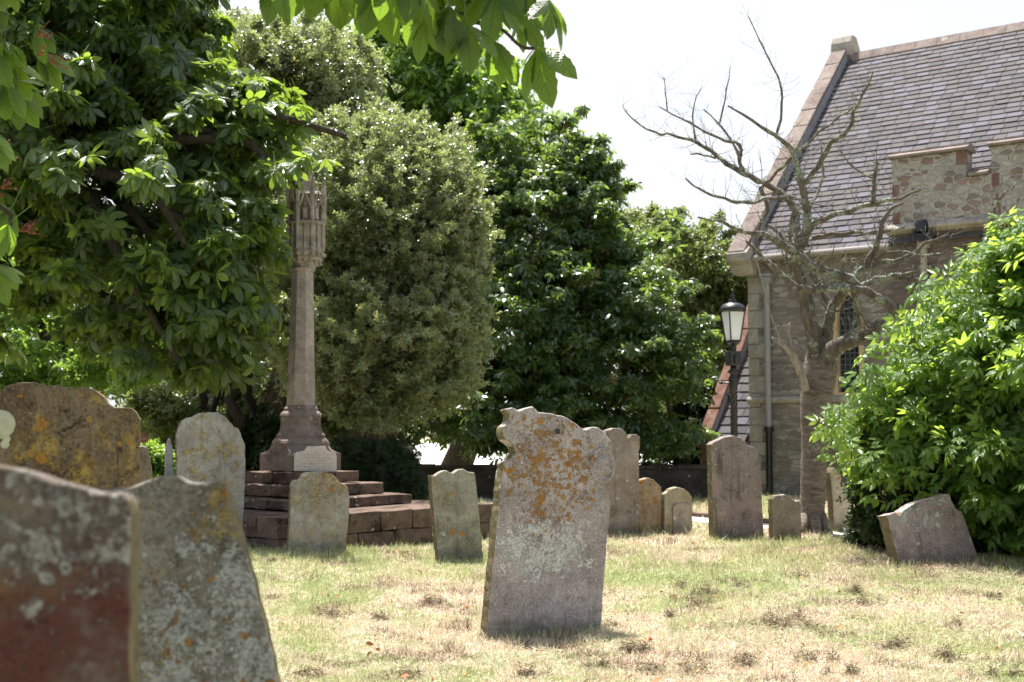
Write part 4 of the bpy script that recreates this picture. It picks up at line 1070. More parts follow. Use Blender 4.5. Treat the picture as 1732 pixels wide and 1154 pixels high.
# low lean-to with its own coping, beyond the gable
xL, zL = fac(1197, 735, -.05)
qx = PL(1270, 548, CH0 + RD * xL, RD) - CH0
ry, rz = qx.dot(BK), qx.z
print('leanto', xL, zL, ry, rz)
sl = Vector((0, ry, rz - zL)).normalized(); top = Vector((0, -.05, zL)) + sl * ((Vector((0, ry, rz - zL))).length + .4)
lr = slates('lean_to_roof', xL + .02, -.02, -.10, zL - .10, top.y, top.z - .10, .20, ch, .30, 5)
co2 = coping('lean_to_coping', Vector((0, -.12, zL - .12)), top, .24, .14, ch, stones=5, mat=M_REDBRICK, x0=xL - .12)
bm = bmesh.new(); box(bm, xL + .0, -.03, .0, .3, -.3, zL - .12); prism(bm, [Vector((xL, 0, -.3)), Vector((xL, top.y, -.3)), Vector((xL, top.y, top.z - .2)), Vector((xL, 0, zL - .2))], (.2, 0, 0))
bm_obj('lean_to_wall', bm, M_WALL, ch)
bm = bmesh.new()
box(bm, xL - .12, xL + .07, -.14, .1, .28, zL - .14); box(bm, xL - .15, xL + .10, -.19, .14, zL - .36, zL - .30)
pi_ = bm_obj('brick_pier', bm, M_REDBRICK, ch, bevel=.01)
bm = bmesh.new(); box(bm, xL - .13, xL + .08, -.15, .12, -.1, .28); box(bm, xL - .19, xL + .12, -.21, .15, -.1, .06); bm_obj('pier_foot', bm, M_QUOIN, pi_, bevel=.02)

# ------------------------------------------------------------------ boundary walls
def boundary(name, label, a, b, h, th, mat, cat='wall'):
    bm = bmesh.new(); d = (b - a); L = d.length; ang = math.atan2(d.y, d.x)
    n = int(L / .5); rr_ = random.Random(5)
    M = Matrix.Identity(4)
    box(bm, 0, L, 0, th, -.2, h)
    for i in range(n): box(bm, L * i / n + .004, L * (i + 1) / n - .004, -.03, th + .03, h + .003, h + .07 + rr_.uniform(-.008, .008))
    o = bm_obj(name, bm, mat, bevel=.01); o.location = (a.x, a.y, 0); o.rotation_euler = (0, 0, ang)
    return tag(o, label, cat)
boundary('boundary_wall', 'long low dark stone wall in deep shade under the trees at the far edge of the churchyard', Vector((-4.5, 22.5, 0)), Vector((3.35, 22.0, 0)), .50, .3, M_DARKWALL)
boundary('brick_wall', 'short stretch of red brick garden wall glimpsed between the left headstones', Vector((-6.6, 19.2, 0)), Vector((-4.3, 19.0, 0)), 1.12, .23, M_BRICK)

# ------------------------------------------------------------------ lamp post
def lamp():
    D = 17.0; b = P(1243, 850, D); b.z = gzf(b.x, D); k = D / F
    def Z(py): return P(1243, py, D).z - b.z
    root = empty('street_lamp', b, .35); tag(root, 'black iron lamp post with a tapered white glass lantern, standing left of the church corner', 'street lamp')
    bm = bmesh.new()
    lathe(bm, [(.12, -.05), (.12, .22), (.10, .25), (.10, .55), (.07, .60), (.055, .66), (.048, .7), (.042, Z(662)), (.055, Z(660)), (.055, Z(645)), (.07, Z(640)), (.045, Z(636)), (.045, Z(632)), (.085, Z(630)), (.04, Z(624)), (.04, Z(618))], 16)
    for i in range(26):        # spiral fluting on the column
        pass
    for s in range(4):
        pts = []
        for i in range(60):
            t = i / 59; a = s * PI / 2 + t * 16; z = .7 + (Z(664) - .7) * t; pts.append((.042 * math.cos(a), .042 * math.sin(a), z))
        tube(bm, pts, .009, 5)
    bm_obj('post', bm, M_BLACK, root, smooth=True)
    bm = bmesh.new(); z = Z(648); tube(bm, [(-.19, 0, z), (.19, 0, z)], .012, 8)
    for s in (-1, 1): bmesh.ops.create_icosphere(bm, subdivisions=2, radius=.024, matrix=Matrix.Translation((s * .19, 0, z)))
    bm_obj('ladder_bar', bm, M_BLACK, root, smooth=True)
    bm = bmesh.new(); box(bm, -.085, .085, -.07, .07, Z(619), Z(594)); box(bm, -.03, .03, -.095, -.071, Z(615), Z(600)); bm_obj('junction_box', bm, M_BLACK, root, bevel=.012)
    bm = bmesh.new(); lathe(bm, [(.04, Z(594)), (.045, Z(585)), (.09, Z(580)), (.09, Z(577)), (.03, Z(576))], 16); 
    r0, r1, z0, z1 = .098, .162, Z(577), Z(527)
    for a in range(4):
        c, s = math.cos(a * PI / 2 + PI / 4), math.sin(a * PI / 2 + PI / 4)
        tube(bm, [(r0 * c * 1.02, r0 * s * 1.02, z0), (r1 * c * 1.02, r1 * s * 1.02, z1)], .010, 6)
    for rr_, zz in ((r0, z0), (r1, z1)):
        pts = [(rr_ * math.cos(a * PI / 2 + PI / 4), rr_ * math.sin(a * PI / 2 + PI / 4), zz) for a in range(5)]; tube(bm, pts, .012, 6)
    fr = bm_obj('lantern_frame', bm, M_BLACK, root)
    bm = bmesh.new(); lathe(bm, [(r0 * .97, z0 + .01), (r1 * .97, z1 - .005)], 4, PI / 4); bm_obj('glass', bm, M_FROST, fr)
    bm = bmesh.new(); lathe(bm, [(.155, z1), (.178, z1 + .008), (.18, z1 + .03), (.165, z1 + .05), (.15, z1 + .075), (.115, z1 + .10), (.06, z1 + .115), (.05, z1 + .13), (.055, z1 + .15), (.035, z1 + .16), (.03, z1 + .19), (.042, z1 + .205), (.02, z1 + .225), (.012, z1 + .25), (.022, z1 + .262), (.004, z1 + .30)], 20)
    bm_obj('lamp_hood', bm, M_BLACK, root, smooth=True)
lamp()

# ------------------------------------------------------------------ bare tree
def bare_tree():
    D = 14.7; b = P(1373, 905, D); b.z = gzf(b.x, b.y)
    root = empty('bare_tree', b); tag(root, 'leafless old tree with spreading grey lichened limbs in front of the church wall', 'tree')
    k = D / F
    def pt(px, py, dd): return P(px, py, D + dd) - b
    bm = bmesh.new()
    tr = [(1368, 925, 26), (1371, 906, 25), (1372, 890, 22), (1374, 850, 21), (1376, 800, 21.5), (1378, 750, 22), (1378, 700, 24), (1382, 660, 27), (1386, 632, 29), (1389, 608, 27), (1390, 590, 22), (1390, 574, 13), (1390, 566, 3)]
    tr = catmull([Vector((a, c, r)) for a, c, r in tr], 3)
    tube(bm, [pt(v.x, v.y, .0) for v in tr], [v.z * k for v in tr], 18, wob=.035)
    for i in range(7):       # root flare
        a = i * 2 * PI / 7 + .3; c = Vector((math.cos(a), math.sin(a), 0))
        tube(bm, [c * .10 + Vector((0, 0, .22)), c * .17 + Vector((0, 0, .06)), c * .25 + Vector((0, 0, -.04))], [.07, .06, .03], 8)
    bm_obj('trunk', bm, M_CHERRY, root, smooth=True)
    limbs = [  # (pixel x, pixel y, radius px), depth start, depth end
        ([(1383, 645, 22), (1383, 612, 20), (1381, 585, 18), (1374, 552, 16), (1360, 500, 14), (1347, 462, 13), (1341, 446, 12), (1352, 420, 11), (1362, 400, 9), (1366, 372, 8), (1361, 335, 7), (1353, 298, 6), (1343, 264, 5), (1333, 246, 4.5), (1286, 213, 3.2), (1231, 179, 1.6)], 0, -.6),
        ([(1341, 446, 10), (1348, 410, 8), (1346, 372, 7.5), (1341, 347, 7), (1310, 319, 6.5), (1282, 305, 6), (1255, 292, 5.5), (1228, 276, 5), (1211, 262, 4.5), (1180, 242, 3.6), (1135, 228, 2.8), (1109, 225, 2.2), (1074, 205, 1.6), (1053, 181, 1.0)], -.1, 1.3),
        ([(1312, 233, 2.8), (1322, 189, 2.4), (1320, 142, 2.0), (1306, 111, 1.6), (1286, 71, 1.2), (1268, 32, .8)], -.4, -.9),
        ([(1286, 319, 3.5), (1310, 296, 3.3), (1334, 272, 3.0), (1385, 225, 2.4), (1420, 198, 2.0), (1444, 180, 1.3)], .4, -.8),
        ([(1290, 440, 3.0), (1278, 398, 3), (1298, 355, 4), (1286, 319, 4)], .5, .4),
        ([(1361, 310, 5.5), (1389, 272, 5), (1404, 244, 4.5), (1438, 217, 3.8), (1444, 189, 3.2), (1463, 154, 2.2), (1477, 122, 1.3)], -.2, -1.2),
        ([(1262, 295, 4), (1251, 276, 3.8), (1251, 246, 3.2), (1215, 234, 2.6), (1168, 209, 2.0), (1115, 181, 1.2)], .6, .2),
        ([(1253, 288, 3.2), (1247, 256, 2.6), (1219, 213, 2.0), (1190, 185, 1.3)], .6, .9),
        ([(1217, 210, 2.0), (1229, 154, 1.5), (1235, 113, .9)], .8, 1.0),
        ([(1129, 189, 1.4), (1126, 160, 1.2), (1123, 130, .8)], .3, .2),
        ([(1176, 239, 2), (1172, 185, 1.5), (1186, 150, .9)], .9, .7),
        ([(1211, 268, 2.4), (1190, 262, 2.2), (1168, 261, 1.6)], .9, .9),
        ([(1340, 334, 4.5), (1302, 336, 4), (1263, 343, 3.6), (1227, 337, 3), (1184, 321, 2.2), (1160, 302, 1.3)], .2, -.7),
        ([(1451, 485, 8), (1434, 470, 9), (1406, 462, 9), (1375, 450, 8.5), (1344, 428, 7.5), (1323, 414, 6.5), (1302, 400, 5.5), (1247, 389, 3.5), (1223, 376, 2.6), (1180, 368, 1.4)], -.5, -1.3),
        ([(1514, 526, 8), (1486, 504, 7.5), (1455, 490, 7.5), (1410, 487, 7), (1375, 491, 6.5), (1344, 483, 6), (1316, 459, 5), (1282, 428, 3.5), (1262, 408, 2)], -.7, -.9),
        ([(1386, 650, 20), (1393, 622, 20), (1402, 600, 17), (1417, 586, 15), (1440, 578, 13), (1462, 571, 11.5), (1483, 556, 10.5), (1514, 528, 9), (1552, 499, 6), (1600, 478, 4), (1640, 450, 3.6), (1664, 414, 3.6), (1678, 370, 3.3), (1688, 339, 3), (1710, 320, 2.2), (1727, 302, 1.3)], 0, -1.3),
        ([(1688, 339, 2.6), (1686, 326, 2)], -1.2, -1.2),
        ([(1388, 625, 16), (1394, 590, 14), (1400, 555, 11.5), (1408, 520, 9), (1424, 495, 8.5), (1438, 476, 8), (1460, 455, 7), (1478, 425, 6), (1487, 400, 5.2), (1499, 362, 4.2), (1528, 343, 2.2)], .1, -.6),
        ([(1405, 522, 8), (1393, 494, 7.5), (1372, 462, 7), (1354, 442, 6), (1337, 421, 5), (1323, 400, 4), (1300, 380, 2.4)], .1, .7),
        ([(1462, 452, 5), (1490, 445, 4.6), (1535, 435, 4), (1566, 412, 3.2), (1604, 397, 2)], -.3, -.8),
        ([(1352, 402, 7), (1385, 374, 6), (1428, 359, 5), (1475, 345, 4.4), (1523, 335, 3), (1558, 321, 1.8)], -.2, -1.0),
        ([(1477, 345, 4.4), (1479, 307, 4), (1483, 274, 3.2)], -.7, -.8),
        ([(1479, 303, 2), (1444, 284, 1.6), (1416, 248, 1)], -.7, -.5),
        ([(1376, 402, 6), (1400, 398, 5), (1444, 394, 4), (1483, 393, 3), (1530, 385, 1.8)], .3, -.2),
        ([(1451, 487, 6), (1483, 473, 5.5), (1517, 466, 4.6), (1545, 461, 3)], -.5, -.9),
        ([(1517, 469, 4), (1541, 474, 3.6), (1569, 473, 2.6)], -.7, -1.0),
        ([(1441, 560, 4), (1448, 521, 3.4), (1445, 497, 2.6)], -.2, -.3),
        ([(1457, 570, 5), (1452, 540, 4.5), (1443, 500, 4), (1441, 478, 3.6)], .1, -.1),
        ([(1344, 440, 3.5), (1336, 400, 3), (1340, 360, 2.5)], -.4, -.6),
        ([(1366, 360, 3), (1385, 320, 2.5), (1392, 290, 2), (1388, 240, 1.2)], .1, .4),
        ([(1480, 440, 3), (1510, 425, 2.5), (1560, 432, 1.8), (1600, 428, 1)], -.4, -.9)]
    bm = bmesh.new(); rr_ = random.Random(21)
    for L, d0, d1 in limbs:
        v = catmull([Vector((a, c, r)) for a, c, r in L], 4); n = len(v)
        ph = rr_.uniform(0, 6)
        pts = []
        for i, q in enumerate(v):
            s_ = i / (n - 1); w = 1.6 * math.sin(i * 1.7 + ph) if 2 < i < n - 2 else 0
            pts.append(pt(q.x + w * .5, q.y + w, d0 + (d1 - d0) * s_))
        tube(bm, pts, [max(q.z * k * .88 * (1 + .1 * math.sin(i * 2.3 + ph)), .0022) for i, q in enumerate(v)], 8, wob=.06)
        # twigs
        for j in range(int(n * 1.25)):
            i = rr_.randrange(max(1, n // 4), n); o = pts[i]; r = max(v[i].z * k * .16, .0018)
            dr = Vector((rr_.uniform(-1, 1), rr_.uniform(-.6, .6), rr_.uniform(-.2, 1.1))).normalized(); l = rr_.uniform(.06, .34)
            q = [o]; 
            for s_ in range(4):
                dr = (dr + Vector((rr_.gauss(0, .25), rr_.gauss(0, .2), rr_.gauss(.1, .25)))).normalized(); q.append(q[-1] + dr * l / 3)
            tube(bm, q, [r, r * .8, r * .6, r * .45, .0012], 5)
            if rr_.random() < .6:
                dr = (dr + Vector((rr_.gauss(0, .8), rr_.gauss(0, .5), .3))).normalized(); tube(bm, [q[2], q[2] + dr * l * .3, q[2] + dr * l * .55 + Vector((0, 0, .02))], [r * .5, r * .4, .001], 4)
    bm_obj('limbs', bm, M_LIMB, root, smooth=True)
    bm = bmesh.new()
    for L, d0, d1 in (([(1364, 660, 9), (1358, 639, 8), (1347, 612, 8.5), (1338, 596, 7), (1326, 586, 4.5), (1306, 571, 2.2)], -.15, -.3), ([(1343, 604, 8), (1337, 580, 6.5), (1333, 562, 4.5), (1337, 545, 1.8)], -.2, -.25), ([(1404, 590, 8), (1425, 574, 8), (1442, 564, 7), (1458, 553, 4)], -.22, -.3), ([(1322, 580, 1.6), (1306, 539, 1.7), (1296, 504, 1.9), (1285, 459, 1.6), (1278, 435, 1)], -.3, -.4)):
        v = catmull([Vector((a, c, r)) for a, c, r in L], 3); n = len(v)
        tube(bm, [pt(q.x, q.y, d0 + (d1 - d0) * i / (n - 1)) for i, q in enumerate(v)], [q.z * k * .8 for q in v], 8, wob=.12)
    bm_obj('broken_limb', bm, M_DEAD, root, smooth=True)
bare_tree()

# ------------------------------------------------------------------ leafy trees
def limb_mesh(bm, a, b, r0, r1, seed, n=7, sag=.15):
    r = random.Random(seed); a = Vector(a); b = Vector(b); L = (b - a).length; pts = []
    for i in range(n):
        t = i / (n - 1); p = a.lerp(b, t); p += Vector((r.gauss(0, .03 * L), r.gauss(0, .03 * L), math.sin(t * PI) * sag * L + r.gauss(0, .02 * L))) * (0 if i == 0 else 1); pts.append(p)
    tube(bm, pts, [r0 + (r1 - r0) * i / (n - 1) for i in range(n)], 8, wob=.05)
    return pts
def tree(name, label, base, trunk_r, top, blobs, leaf_groups, bark=M_BARK, group=None, nl=10, seed=1, cat='tree', fork=.45, twigs=0):
    """base / top: trunk line in the world; blobs: crown lobes; leaf_groups: (template, clusters, per, cluster radius, size, material, flat, kwargs)"""
    root = empty(name, base); tag(root, label, cat, group); inv = -Vector(base)
    bm = bmesh.new(); b = Vector(base); t = Vector(top)
    limb_mesh(bm, b + inv - Vector((0, 0, .1)), t + inv, trunk_r, trunk_r * .35, seed, 9, 0)
    r = random.Random(seed)
    for i in range(nl):
        bc, br = blobs[i % len(blobs)]; s = b.lerp(t, r.uniform(fork, .98))
        e = Vector(bc) + Vector((r.uniform(-.7, .7) * br[0], r.uniform(-.7, .7) * br[1], r.uniform(-.5, .6) * br[2]))
        pts = limb_mesh(bm, s + inv, e + inv, trunk_r * .38, trunk_r * .07, seed * 31 + i)
        for j in range(twigs):
            q = pts[r.randrange(2, len(pts))]; u = Vector((r.gauss(0, 1), r.gauss(0, 1), r.gauss(.2, .8))).normalized()
            limb_mesh(bm, q, q + u * r.uniform(.5, 1.2) * min(br) * .8, trunk_r * .09, .004, seed * 97 + i * 13 + j, 5)
    bm_obj('trunk', bm, bark, root, smooth=True)
    gs = []
    for gi, (tm, ncl, per, cr, size, mat, flat, kw) in enumerate(leaf_groups):
        p, out, c = crown_pts(blobs, ncl, per, cr, flat, kw.get('shell', .45), kw.get('minz', .5), kw.get('lump', .17), kw.get('gap', .41), kw.get('spray', .3))
        p = p + np.array(inv)
        leaves('crown', tm, (p, out, c), size, mat, root, kw.get('up', .9), .3, kw.get('tilt', .45))
    return root
T_PALM5 = palmate(6, 5); T_PALM_FAR = palmate(5, 3, petiole=False)
T_PALM_NEAR = palmate(6, 13, petiole=True, W=.44, drop=.95, spread=250, serr=.06)
T_PALM_NEAR2 = palmate(7, 13, petiole=True, W=.42, drop=.6, spread=290, serr=.06)
T_OVAL = merge_t([xf(leaflet(1, .5, 3, .3, .2, .5), Matrix.Rotation(a, 4, 'Z') @ Matrix.Rotation(b_, 4, 'X')) for a, b_ in ((0, -.2), (2.1, .3), (4.2, -.4))])
T_SMALL = merge_t([xf(leaflet(1, .52, 3, .3, .2, .5), Matrix.Translation((0, .25 * i, 0)) @ Matrix.Rotation(a, 4, 'Z') @ Matrix.Rotation(b_, 4, 'X')) for i, (a, b_) in enumerate(((0.4, -.2), (1.6, .3), (-1.3, .1), (.1, .5)))])
T_PIN = pinnate()
T_NEEDLE = merge_t([xf(tmpl([(-.06, 0, 0), (.06, 0, 0), (.05, .6, .05), (-.05, .6, .05)], [(0, 1, 2, 3)]), Matrix.Translation((0, .18 * i, 0)) @ Matrix.Rotation(a, 4, 'Z')) for i, a in enumerate((.9, -.9, .8, -.8, 0))])

# horse chestnut on the left
cb = [blob(60, 240, 13.6, 170, 190, 1.49), blob(200, 130, 14.1, 150, 150, 1.49), blob(230, 330, 13.1, 170, 150, 1.49), blob(330, 230, 13.9, 120, 120, 1.15), blob(390, 210, 13.7, 95, 75, 0.92),
      blob(440, 250, 13.6, 85, 45, 0.69), blob(515, 232, 13.0, 62, 26, .5), blob(495, 280, 12.9, 45, 18, .35), blob(460, 200, 13.4, 60, 45, .6), blob(378, 370, 12.9, 66, 85, .7), blob(415, 440, 12.8, 45, 75, .5), blob(320, 480, 13.1, 112, 100, .9), blob(375, 545, 13.1, 60, 60, .6),
      blob(200, 500, 13.6, 140, 70, 1.26), blob(300, 590, 13.4, 110, 55, 1.03), blob(350, 600, 13.3, 60, 50, 0.69), blob(40, 430, 14.3, 150, 90, 1.15), blob(280, 60, 14.7, 90, 110, 1.15), blob(100, 40, 14.1, 170, 120, 1.38), blob(-160, 300, 14.1, 200, 300, 1.84), blob(-60, -100, 14.7, 260, 160, 1.84), blob(200, -120, 14.9, 160, 100, 1.61)]
tree('horse_chestnut_tree', 'big horse chestnut with broad dark palmate leaves hanging over the left headstones', (-7.9, 15.4, 0), .4, (-6.8, 14.4, 6.2), cb,
     [(T_PALM5, 1750, 11, .31, .19, M_CHEST, .34, dict(shell=.6, up=1.0, tilt=.55, gap=.375))], seed=3, nl=22, twigs=1)
# holm oak behind the cross
hb = [blob(690, 420, 18, 105, 180, 1.5), blob(610, 400, 18, 100, 160, 1.4), blob(650, 580, 17.6, 130, 105, 1.5), blob(735, 560, 17.6, 72, 90, 1.1), blob(590, 640, 17.4, 90, 60, 1.0), blob(540, 520, 18.2, 80, 150, 1.2), blob(700, 660, 17.5, 85, 38, .9),
      blob(770, 380, 17.6, 45, 60, .8), blob(775, 470, 17.6, 42, 50, .7), blob(660, 250, 18, 55, 45, .8), blob(580, 270, 18.2, 60, 55, .9), blob(730, 300, 17.8, 50, 50, .8), blob(640, 690, 17.2, 60, 30, .7), blob(770, 630, 17.6, 30, 40, .6)]
tree('holm_oak_tree', 'round grey-green small-leaved evergreen tree directly behind the memorial cross', (-2.3, 19.5, 0), .42, (-2.0, 19.2, 4.6), hb,
     [(T_SMALL, 11500, 12, .17, .043, M_HOLM, .7, dict(shell=.45, up=.6, tilt=.9, lump=.20, gap=.455, spray=.8))], seed=5, nl=16, twigs=5, bark=M_TWIG)
hb2 = [blob(470, 150, 20, 80, 75, 1.5), blob(400, 120, 20, 70, 70, 1.3), blob(550, 140, 20, 70, 70, 1.4), blob(470, 270, 20, 90, 90, 1.5), blob(570, 210, 20, 60, 80, 1.2), blob(520, 80, 20.5, 50, 32, 1.0), blob(430, 80, 20.3, 35, 30, .8), blob(390, 270, 20, 90, 120, 1.5), blob(480, 420, 20.5, 90, 140, 1.4), blob(600, 120, 20.6, 40, 40, .9), blob(360, 60, 20.6, 40, 30, .9), blob(610, 260, 20.4, 40, 60, .9)]
tree('holm_oak_tree', 'taller pale grey-green evergreen tree showing above the memorial cross and the left chestnut', (-3.8, 21.5, 0), .3, (-3.8, 21, 6.5), hb2,
     [(T_SMALL, 6200, 13, .22, .062, M_HOLM, .7, dict(shell=.45, up=.6, tilt=.85, lump=.2))], seed=6, nl=14, twigs=4, bark=M_TWIG)
# centre chestnut
c2 = [blob(910, 430, 24, 130, 150, 1.8), blob(880, 260, 24.5, 95, 70, 1.2), blob(960, 340, 24, 85, 70, 1.0), blob(1000, 320, 24, 40, 45, .6), blob(870, 560, 23.5, 110, 130, 1.6), blob(960, 560, 23.5, 130, 110, 1.6), blob(1060, 500, 23.5, 100, 110, 1.3), blob(1060, 610, 23, 110, 85, 1.3), blob(1130, 600, 23, 65, 65, .9),
      blob(930, 670, 23, 130, 60, 1.3), blob(830, 680, 23, 110, 60, 1.3), blob(1030, 680, 23, 90, 55, 1.2), blob(830, 400, 24.6, 70, 130, 1.2), blob(1050, 440, 24, 65, 60, .9), blob(760, 690, 23.5, 60, 50, 1.2), blob(800, 715, 23, 120, 30, 1.4), blob(900, 740, 23.4, 110, 38, 1.4), blob(980, 745, 23, 110, 42, 1.4), blob(1120, 735, 23, 70, 34, 1.2), blob(650, 720, 22, 70, 45, 1.0), blob(960, 235, 24.3, 22, 22, .4), blob(1005, 260, 24.2, 24, 26, .4), blob(978, 290, 24.2, 36, 30, .5)]
tree('horse_chestnut_tree', 'dark spreading chestnut filling the gap between the round evergreen and the lamp post', (1.2, 24.6, 0), .4, (1.0, 24.4, 5.6), c2,
     [(T_PALM_FAR, 2900, 13, .33, .155, M_CHEST2, .4, dict(shell=.55, up=.9, tilt=.6, minz=.62))], seed=8, nl=24, twigs=2, bark=M_TWIG)
c3 = [blob(700, 120, 27, 90, 110, 1.6), blob(780, 170, 27, 110, 100, 1.6), blob(820, 230, 26.5, 80, 80, 1.4), blob(640, 100, 27.5, 70, 80, 1.4), blob(760, 270, 27, 120, 90, 1.5), blob(830, 330, 27, 60, 90, 1.2), blob(620, 200, 27, 70, 80, 1.4), blob(850, 180, 26.5, 30, 30, .7)]
tree('broadleaf_tree', 'tall bright green tree whose top rises behind the round evergreen', (-1.4, 28, 0), .36, (-1.2, 27.6, 8), c3,
     [(T_PALM_FAR, 1200, 15, .40, .19, M_BRIGHT, .4, dict(shell=.5, up=.7, tilt=.6))], seed=9, nl=14, twigs=2)
c4 = [blob(1150, 440, 30, 90, 60, 1.8), blob(1200, 470, 30, 70, 55, 1.6), blob(1100, 400, 30.5, 60, 40, 1.5), blob(1240, 480, 30, 45, 50, 1.2), blob(1190, 570, 29.5, 90, 90, 1.6), blob(1250, 560, 30, 60, 70, 1.4), blob(1050, 380, 31, 45, 30, 1.2), blob(1280, 520, 31, 60, 80, 1.4), blob(1160, 700, 29, 80, 90, 1.3)]
tree('broadleaf_tree', 'pale green tree beyond the lamp post, reaching the church gable', (4.6, 31, 0), .34, (4.4, 30.5, 6), c4,
     [(T_OVAL, 2200, 15, .36, .105, M_BACK, .5, dict(shell=.5, up=.6, tilt=.7))], seed=10, nl=14, twigs=3)
# left background tree and the row of trunks
c5 = [blob(60, 580, 24, 130, 75, 1.8), blob(180, 610, 24, 110, 60, 1.6), blob(-40, 640, 24, 100, 70, 1.5), blob(280, 600, 24, 90, 90, 1.5), blob(130, 480, 25, 220, 90, 1.6), blob(20, 700, 24, 90, 60, 1.0)]
tree('broadleaf_tree', 'sunlit bright green tree beyond the headstones at the far left', (-9.0, 25, 0), .3, (-9.0, 24.6, 4.6), c5,
     [(T_OVAL, 1900, 15, .30, .095, M_BRIGHT, .5, dict(shell=.5, up=.6, tilt=.7, minz=.9))], seed=12, nl=10, twigs=2)
labels_tr = ['dark slim leaning trunk, first from the left in the row of trunks', 'thin dark trunk, second from the left in the row of trunks', 'dark straight trunk, third from the left in the row of trunks',
             'thick dark trunk, fourth from the left in the row left of the memorial cross', 'brownish straight trunk, fifth from the left in the row left of the memorial cross', 'thick trunk slanting right, nearest the memorial cross in the row of trunks']
for i, (px, tp, w) in enumerate(((337, 328, 11), (367, 363, 8), (386, 384, 8), (408, 408, 14), (428, 426, 12), (458, 492, 13))):
    D = 19.0 + .5 * (i % 3); b = P(px, 790, D); b.z = 0; t = P(tp, 470, D + .3)
    bl = [blob(tp - 20, 480 + 20 * (i % 2), D + .6, 55, 60, .9), blob(tp + 15, 540, D + .8, 40, 45, .8)]
    tree('woodland_tree', labels_tr[i], b, w * D / F, t, bl, [(T_SMALL, 230, 14, .26, .075, M_HOLM if i % 2 else M_BRIGHT, .7, dict(shell=.5, up=.5, tilt=.8))], seed=40 + i, nl=4, group='row of dark trunks left of the memorial cross', fork=.7)
# leafy screen beyond the trunks, low green growth
def bush(name, label, blobs, tm, ncl, per, cr, size, mat, flat, kw, cat='bush', stems=8, kind=None, barkm=M_BARK, seed=1, group=None):
    c = np.mean([b[0] for b in blobs], axis=0); base = Vector((c[0], c[1], 0))
    root = empty(name, base); tag(root, label, cat, group, kind)
    bm = bmesh.new(); r = random.Random(seed)
    for i in range(stems):
        bc, br = blobs[i % len(blobs)]
        e = Vector(bc) + Vector((r.uniform(-.6, .6) * br[0], r.uniform(-.6, .6) * br[1], r.uniform(-.2, .7) * br[2]))
        limb_mesh(bm, (r.uniform(-.2, .2), r.uniform(-.2, .2), -.05), e - base, .03, .006, seed * 7 + i, sag=.05)
    bm_obj('stems', bm, barkm, root, smooth=True)
    p, out, cc = crown_pts(blobs, ncl, per, cr, flat, kw.get('shell', .45), kw.get('minz', .03), kw.get('lump', .10), kw.get('gap', .36))
    leaves('foliage', tm, (p - np.array(base), out, cc), size, mat, root, kw.get('up', .9), .3, kw.get('tilt', .45))
    return root
bush('laurel_bush', 'dark glossy undergrowth bush below the row of trunks, left of the memorial steps', [blob(330, 780, 20, 60, 55, .8), blob(420, 760, 20, 55, 50, .8), blob(400, 800, 19.6, 70, 60, .8), blob(460, 750, 19.5, 35, 45, .6)], T_SMALL, 700, 15, .2, .075, M_IVY, .7, dict(shell=.5, tilt=.7), seed=2)
bush('small_bush', 'small glossy green bush between the yellow-blotched headstone and the tall grey headstone', [blob(265, 790, 15, 26, 28, .3), blob(255, 775, 15, 18, 18, .2)], T_SMALL, 160, 14, .12, .06, M_BRIGHT, .7, dict(shell=.5, tilt=.6), seed=3)
bush('climbing_shrub', 'pale yellow-green shrub growing over the top of the red brick wall', [blob(285, 705, 18.6, 45, 28, .4), blob(250, 690, 18.8, 35, 25, .4), blob(300, 740, 18.8, 16, 30, .3)], T_SMALL, 420, 13, .16, .05, M_BACK, .7, dict(shell=.5, tilt=.8, minz=.6), seed=4)
bush('ivy_screen', 'dense ivy-clad thicket in shade beyond the row of trunks', [blob(330, 690, 22.5, 80, 80, .7), blob(430, 640, 22.5, 90, 110, .7), blob(500, 700, 22, 60, 90, .7), blob(400, 740, 22.2, 120, 50, .7), blob(560, 650, 22.8, 60, 90, .7)], T_SMALL, 1500, 15, .28, .085, M_HOLM, .8, dict(shell=.6, tilt=.8), seed=5, cat='thicket')
# clipped yew
yb = [blob(620, 815, 16.2, 62, 62, .55), blob(665, 830, 16.0, 48, 60, .5), blob(590, 790, 16.4, 45, 42, .5), blob(640, 785, 16.2, 55, 36, .5), blob(680, 850, 15.9, 36, 45, .4), blob(600, 860, 16.1, 60, 40, .5)]
bush('yew_bush', 'clipped dark green yew bush beside the right-hand end of the memorial steps', yb, T_NEEDLE, 3000, 16, .10, .05, M_YEW, .9, dict(shell=.35, up=.4, tilt=.7), seed=6)
# low hedge beneath the central chestnut, right of the yew, and at the far wall
bush('hawthorn_bush', 'dark bush in the shade between the lean-to coping and the far wall', [blob(1170, 740, 24.5, 40, 60, .6), blob(1150, 790, 24.2, 45, 45, .5), blob(1190, 690, 24.6, 30, 50, .5)], T_SMALL, 500, 14, .22, .08, M_YEW, .8, dict(shell=.6, tilt=.8), seed=7)
